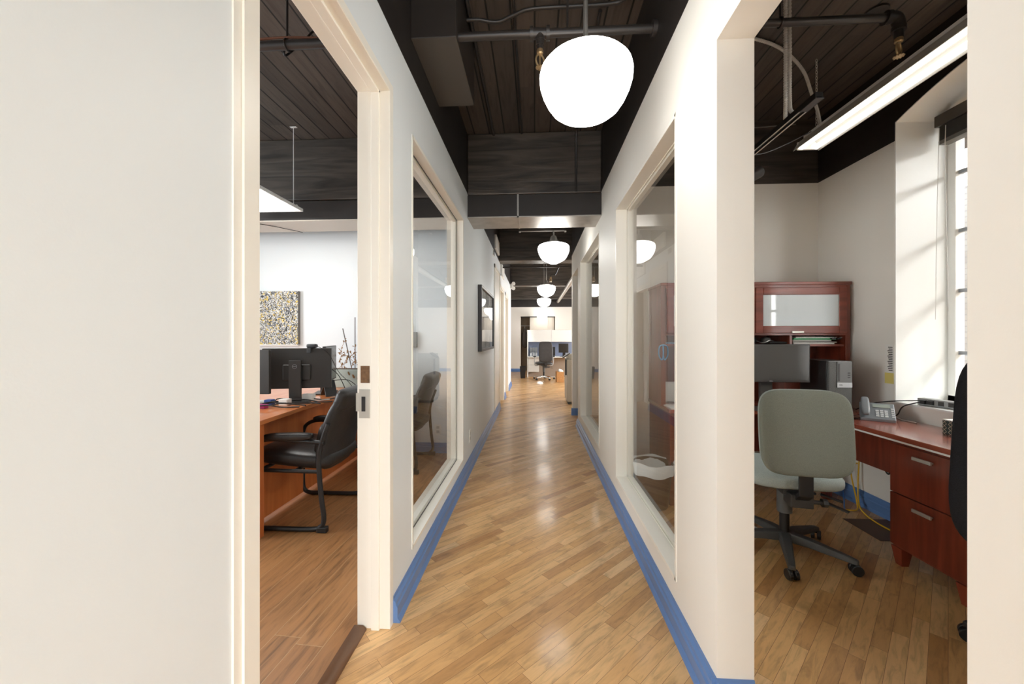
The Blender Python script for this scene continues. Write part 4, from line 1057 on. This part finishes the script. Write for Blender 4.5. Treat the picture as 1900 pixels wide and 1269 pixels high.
def task_chair(name, label, loc, rz, ang, cb, cs, cback, bw, bh, zb, seat_z, base='darkgrey', arms=False, lean=6):
    """sits facing local +Y"""
    o = thing(name, label, 'chair', loc, rz)
    star_base(o, .324, ang-rz, base)
    MB().cyl((0, 0, .08), (0, 0, .27), .026, 20).build('gas_column', 'blackplastic', o, smooth=True)
    MB().cyl((0, 0, .235), (0, 0, seat_z-.075), .040, 24).build('column_sleeve', 'greyplastic', o, smooth=True, bevel=.003)
    q = MB(); q.box(-.07, .07, -.16, .12, seat_z-.085, seat_z-.045); q.box(-.055, .055, -.22, -.12, seat_z-.13, seat_z-.06)
    q.build('mechanism', 'graphite', o, bevel=.005)
    MB().pad((0, .02, seat_z), (.50, .47, .10), (math.radians(1), 0, 0), .55, .45).build('seat', cs, o, smooth=80)
    yb_ = -.245
    bar = MB().prism([(-.12, seat_z-.10), (-.20, seat_z-.10), (-.265, seat_z-.05), (-.262, zb-bh/2+.05), (-.25, zb-bh/2+.05), (-.25, seat_z-.03), (-.19, seat_z-.08), (-.12, seat_z-.08)], 'x', -.034, .034)
    bar.build('back_bar', 'blackplastic', o, bevel=.003)
    def bend(p): return Vector((p.x, p.y, p.z+.10*(p.x/bw)**2*1.0))
    ln = math.radians(90+lean)
    MB().pad((0, yb_, zb), (bw, bh, .05), (ln, 0, PI), .45, .42, bend=lambda p: Vector((p.x, p.y, p.z-.22*p.x*p.x))).build('back_shell', cback, o, smooth=80)
    MB().pad((0, yb_+.028, zb+.004), (bw*.985, bh*.985, .075), (ln, 0, PI), .6, .42, bend=lambda p: Vector((p.x, p.y, p.z-.22*p.x*p.x))).build('back_cushion', cs, o, smooth=80)
    for k, (x, y, z, a) in enumerate(((.15, -.1, seat_z-.085, -.5), (.16, -.14, seat_z-.12, -.75))):
        q = MB().cyl((.05, y+.03, z), (x-.03, y, z), .007); q.cbox((x+.03, y-.03, z-.006), (.10, .03, .008), (0, .18, a)); q.build('lever', 'graphite', o, bevel=.003)
    q = MB().cyl((.05, -.19, seat_z-.10), (.105, -.19, seat_z-.10), .011); q.cyl((.105, -.19, seat_z-.10), (.128, -.19, seat_z-.10), .024, 8); q.build('knob', 'graphite', o)
    if arms:
        for s in (-1, 1):
            MB().tube([(s*.18, .0, seat_z-.06), (s*.27, .0, seat_z-.05), (s*.29, 0, seat_z+.05), (s*.29, 0, seat_z+.19)], .016, 10, 5).build('arm_post', 'silver', o, smooth=True)
            MB().pad((s*.29, .0, seat_z+.21), (.07, .26, .035), (0, 0, 0), .6, .5, 24, 10).build('armrest', 'blackplastic', o, smooth=80)
    return o
tc1 = task_chair('office_chair', 'grey-green fabric swivel chair on a five-star base at the corner desk', (1.498, 2.423, 0), math.radians(-10), math.radians(-44), 'darkgrey', 'fabric2', 'fabric', .44, .46, .765, .475)
# black chair at the right edge
bc = task_chair('office_chair', 'black high-back office chair at the right edge of the opening', (1.95, 1.45, 0), math.radians(-84), math.radians(112), 'blackplastic', 'navyfabric', 'navyfabric', .46, .75, .855, .47, 'blackplastic', lean=4)

# ------------------------------------------------------------------ far open office
g = thing('workstation', 'white and blue-grey cubicle workstation at the end of the corridor', 'workstation', (-.24, 12.35, 0))
B(.03, 1.6, .55, .6, .06, 1.50).build('back_panel', 'cubefabric', g)
B(0, .03, .0, .6, 0, 1.52).build('side_panel', 'white', g, bevel=.003)
B(.03, 1.6, -.05, .55, .64, .668).build('desk_top', 'white', g, bevel=.003)
B(.03, 1.6, .30, .32, 0, .64).build('modesty_panel', 'greige', g)
for x0 in (.03, .775): B(x0, x0+.74, .15, .54, 1.14, 1.52).build('overhead_bin', 'white', g, bevel=.006)
p = thing('drawer_pedestal', 'white drawer pedestal under the far workstation', 'drawers', (-.20, 12.40, .18))
B(0, .34, 0, .2, 0, .455).build('body', 'whiteplastic', p)
for z0, z1 in ((.005, .22), (.23, .45)): B(.005, .335, -.016, 0, z0, z1).build('drawer', 'whiteplastic', p, bevel=.003)
task_chair('office_chair', 'black leather high-back chair with chrome base at the far workstation', (.28, 11.85, 0), math.radians(12), math.radians(-60), 'leather', 'leather', 'leather', .42, .62, .85, .49, 'chrome', True)
monitor('small monitor turned aside on the far workstation', (.92, 12.45, .668), -.35, .32, .29, .27)
g = thing('laptop_screen', 'black upright screen on the far workstation behind the chair', 'monitor', (.53, 12.5, .668))
B(-.13, .13, 0, .03, .02, .31).build('screen', 'blackplastic', g, bevel=.004); B(-.1, .1, -.04, .08, 0, .02).build('stand', 'blackplastic', g)
for k in range(3):
    g = thing('magazine_file', 'clear white magazine file on the far workstation, %s of three' % ('leftmost', 'middle', 'rightmost')[k], 'file holder', (-.15+.085*k, 12.6, .668))
    q = MB(); q.box(0, .004, 0, .2, 0, .28); q.box(.066, .07, 0, .2, 0, .28); q.box(0, .07, 0, .004, 0, .12); q.box(0, .07, .196, .2, 0, .28); q.box(0, .07, 0, .2, 0, .004)
    q.build('holder', 'silver', g)
g = thing('waste_bin', 'tall black waste bin beside the far workstation', 'bin', (-.37, 12.2, 0))
MB().lathe([(.095, 0), (.13, .36), (.135, .37), (.12, .37), (.09, .02), (0, .02)], n=4, R=Euler((0, 0, PI/4)).to_matrix()).build('bucket', 'blackplastic', g, bevel=.01)
g = thing('cardboard_box', 'open cardboard box on the floor before the far workstation', 'box', (.72, 11.25, 0), .1)
q = MB(); q.box(-.1, .1, -.12, -.116, 0, .3); q.box(-.1, .1, .116, .12, 0, .3); q.box(-.1, -.096, -.116, .116, 0, .3); q.box(.096, .1, -.116, .116, 0, .3); q.box(-.1, .1, -.12, .12, 0, .005)
q.build('carton', 'carton', g); MB().cbox((.03, 0, .30), (.13, .2, .08), (.2, .3, 0)).build('crumpled_paper', 'papers', g, bevel=.02)
g = thing('copier', 'grey office copier behind the end of the right wall', 'copier', (.62, 7.45, 0))
B(0, .62, 0, .6, .05, .86).build('body', 'copier', g, bevel=.008); B(-.004, .0, .02, .58, .10, .42).build('paper_drawer', 'copier', g, bevel=.002)
B(.02, .6, .02, .58, .86, .95).build('scanner_lid', 'copier', g, bevel=.008); B(-.03, .05, .12, .16, .55, .86).build('side_arm', 'copierdark', g)
MB().cbox((-.01, .14, .93), (.16, .2, .02), (0, -.6, 0)).build('control_panel', 'copierdark', g, bevel=.003); B(.02, .6, .02, .58, 0, .05).build('plinth', 'copierdark', g)
# closet in the far wall
o = sempty('door_4', (0, 14.5, 0))
q = MB(); q.box(-.523, .76, .5, .52, 0, 2.062); q.box(-.54, -.523, .12, .52, 0, 2.08); q.box(.76, .777, .12, .52, 0, 2.08); q.box(-.54, .777, .12, .52, 2.062, 2.08)
q.build('closet_interior', 'interior', o)
B(-.523, .76, .0, .12, 2.03, 2.062).build('track', 'blackplastic', o)
B(-.18, .50, .03, .055, .01, 2.03).build('sliding_panel', 'closet', o, bevel=.002); B(.30, .735, .07, .095, .01, 2.03).build('sliding_panel', 'closet', o, bevel=.002)
g = thing('hanging_coat', 'dark coat hanging in the closet at the far left', 'coat', (-.37, 14.72, 0))
MB().pad((0, 0, 1.25), (.22, .12, .75), (0, 0, 0), .6, .8, 24, 20, bend=lambda p: Vector((p.x*(.75 if p.z > .2 else 1)*(1-max(0, p.z-.2)*1.6), p.y, p.z))).build('coat_body', 'coat', g, smooth=80)
MB().tube([(0, 0, 1.6), (0, 0, 1.70), (.02, 0, 1.72)], .006, 6, 3).build('hook', 'steel', g)
tag(MB().cyl((-.52, 14.72, 1.72), (.75, 14.72, 1.72), .015).build('clothes_rail', 'steel', smooth=True), 'steel clothes rail inside the far closet', 'rail')
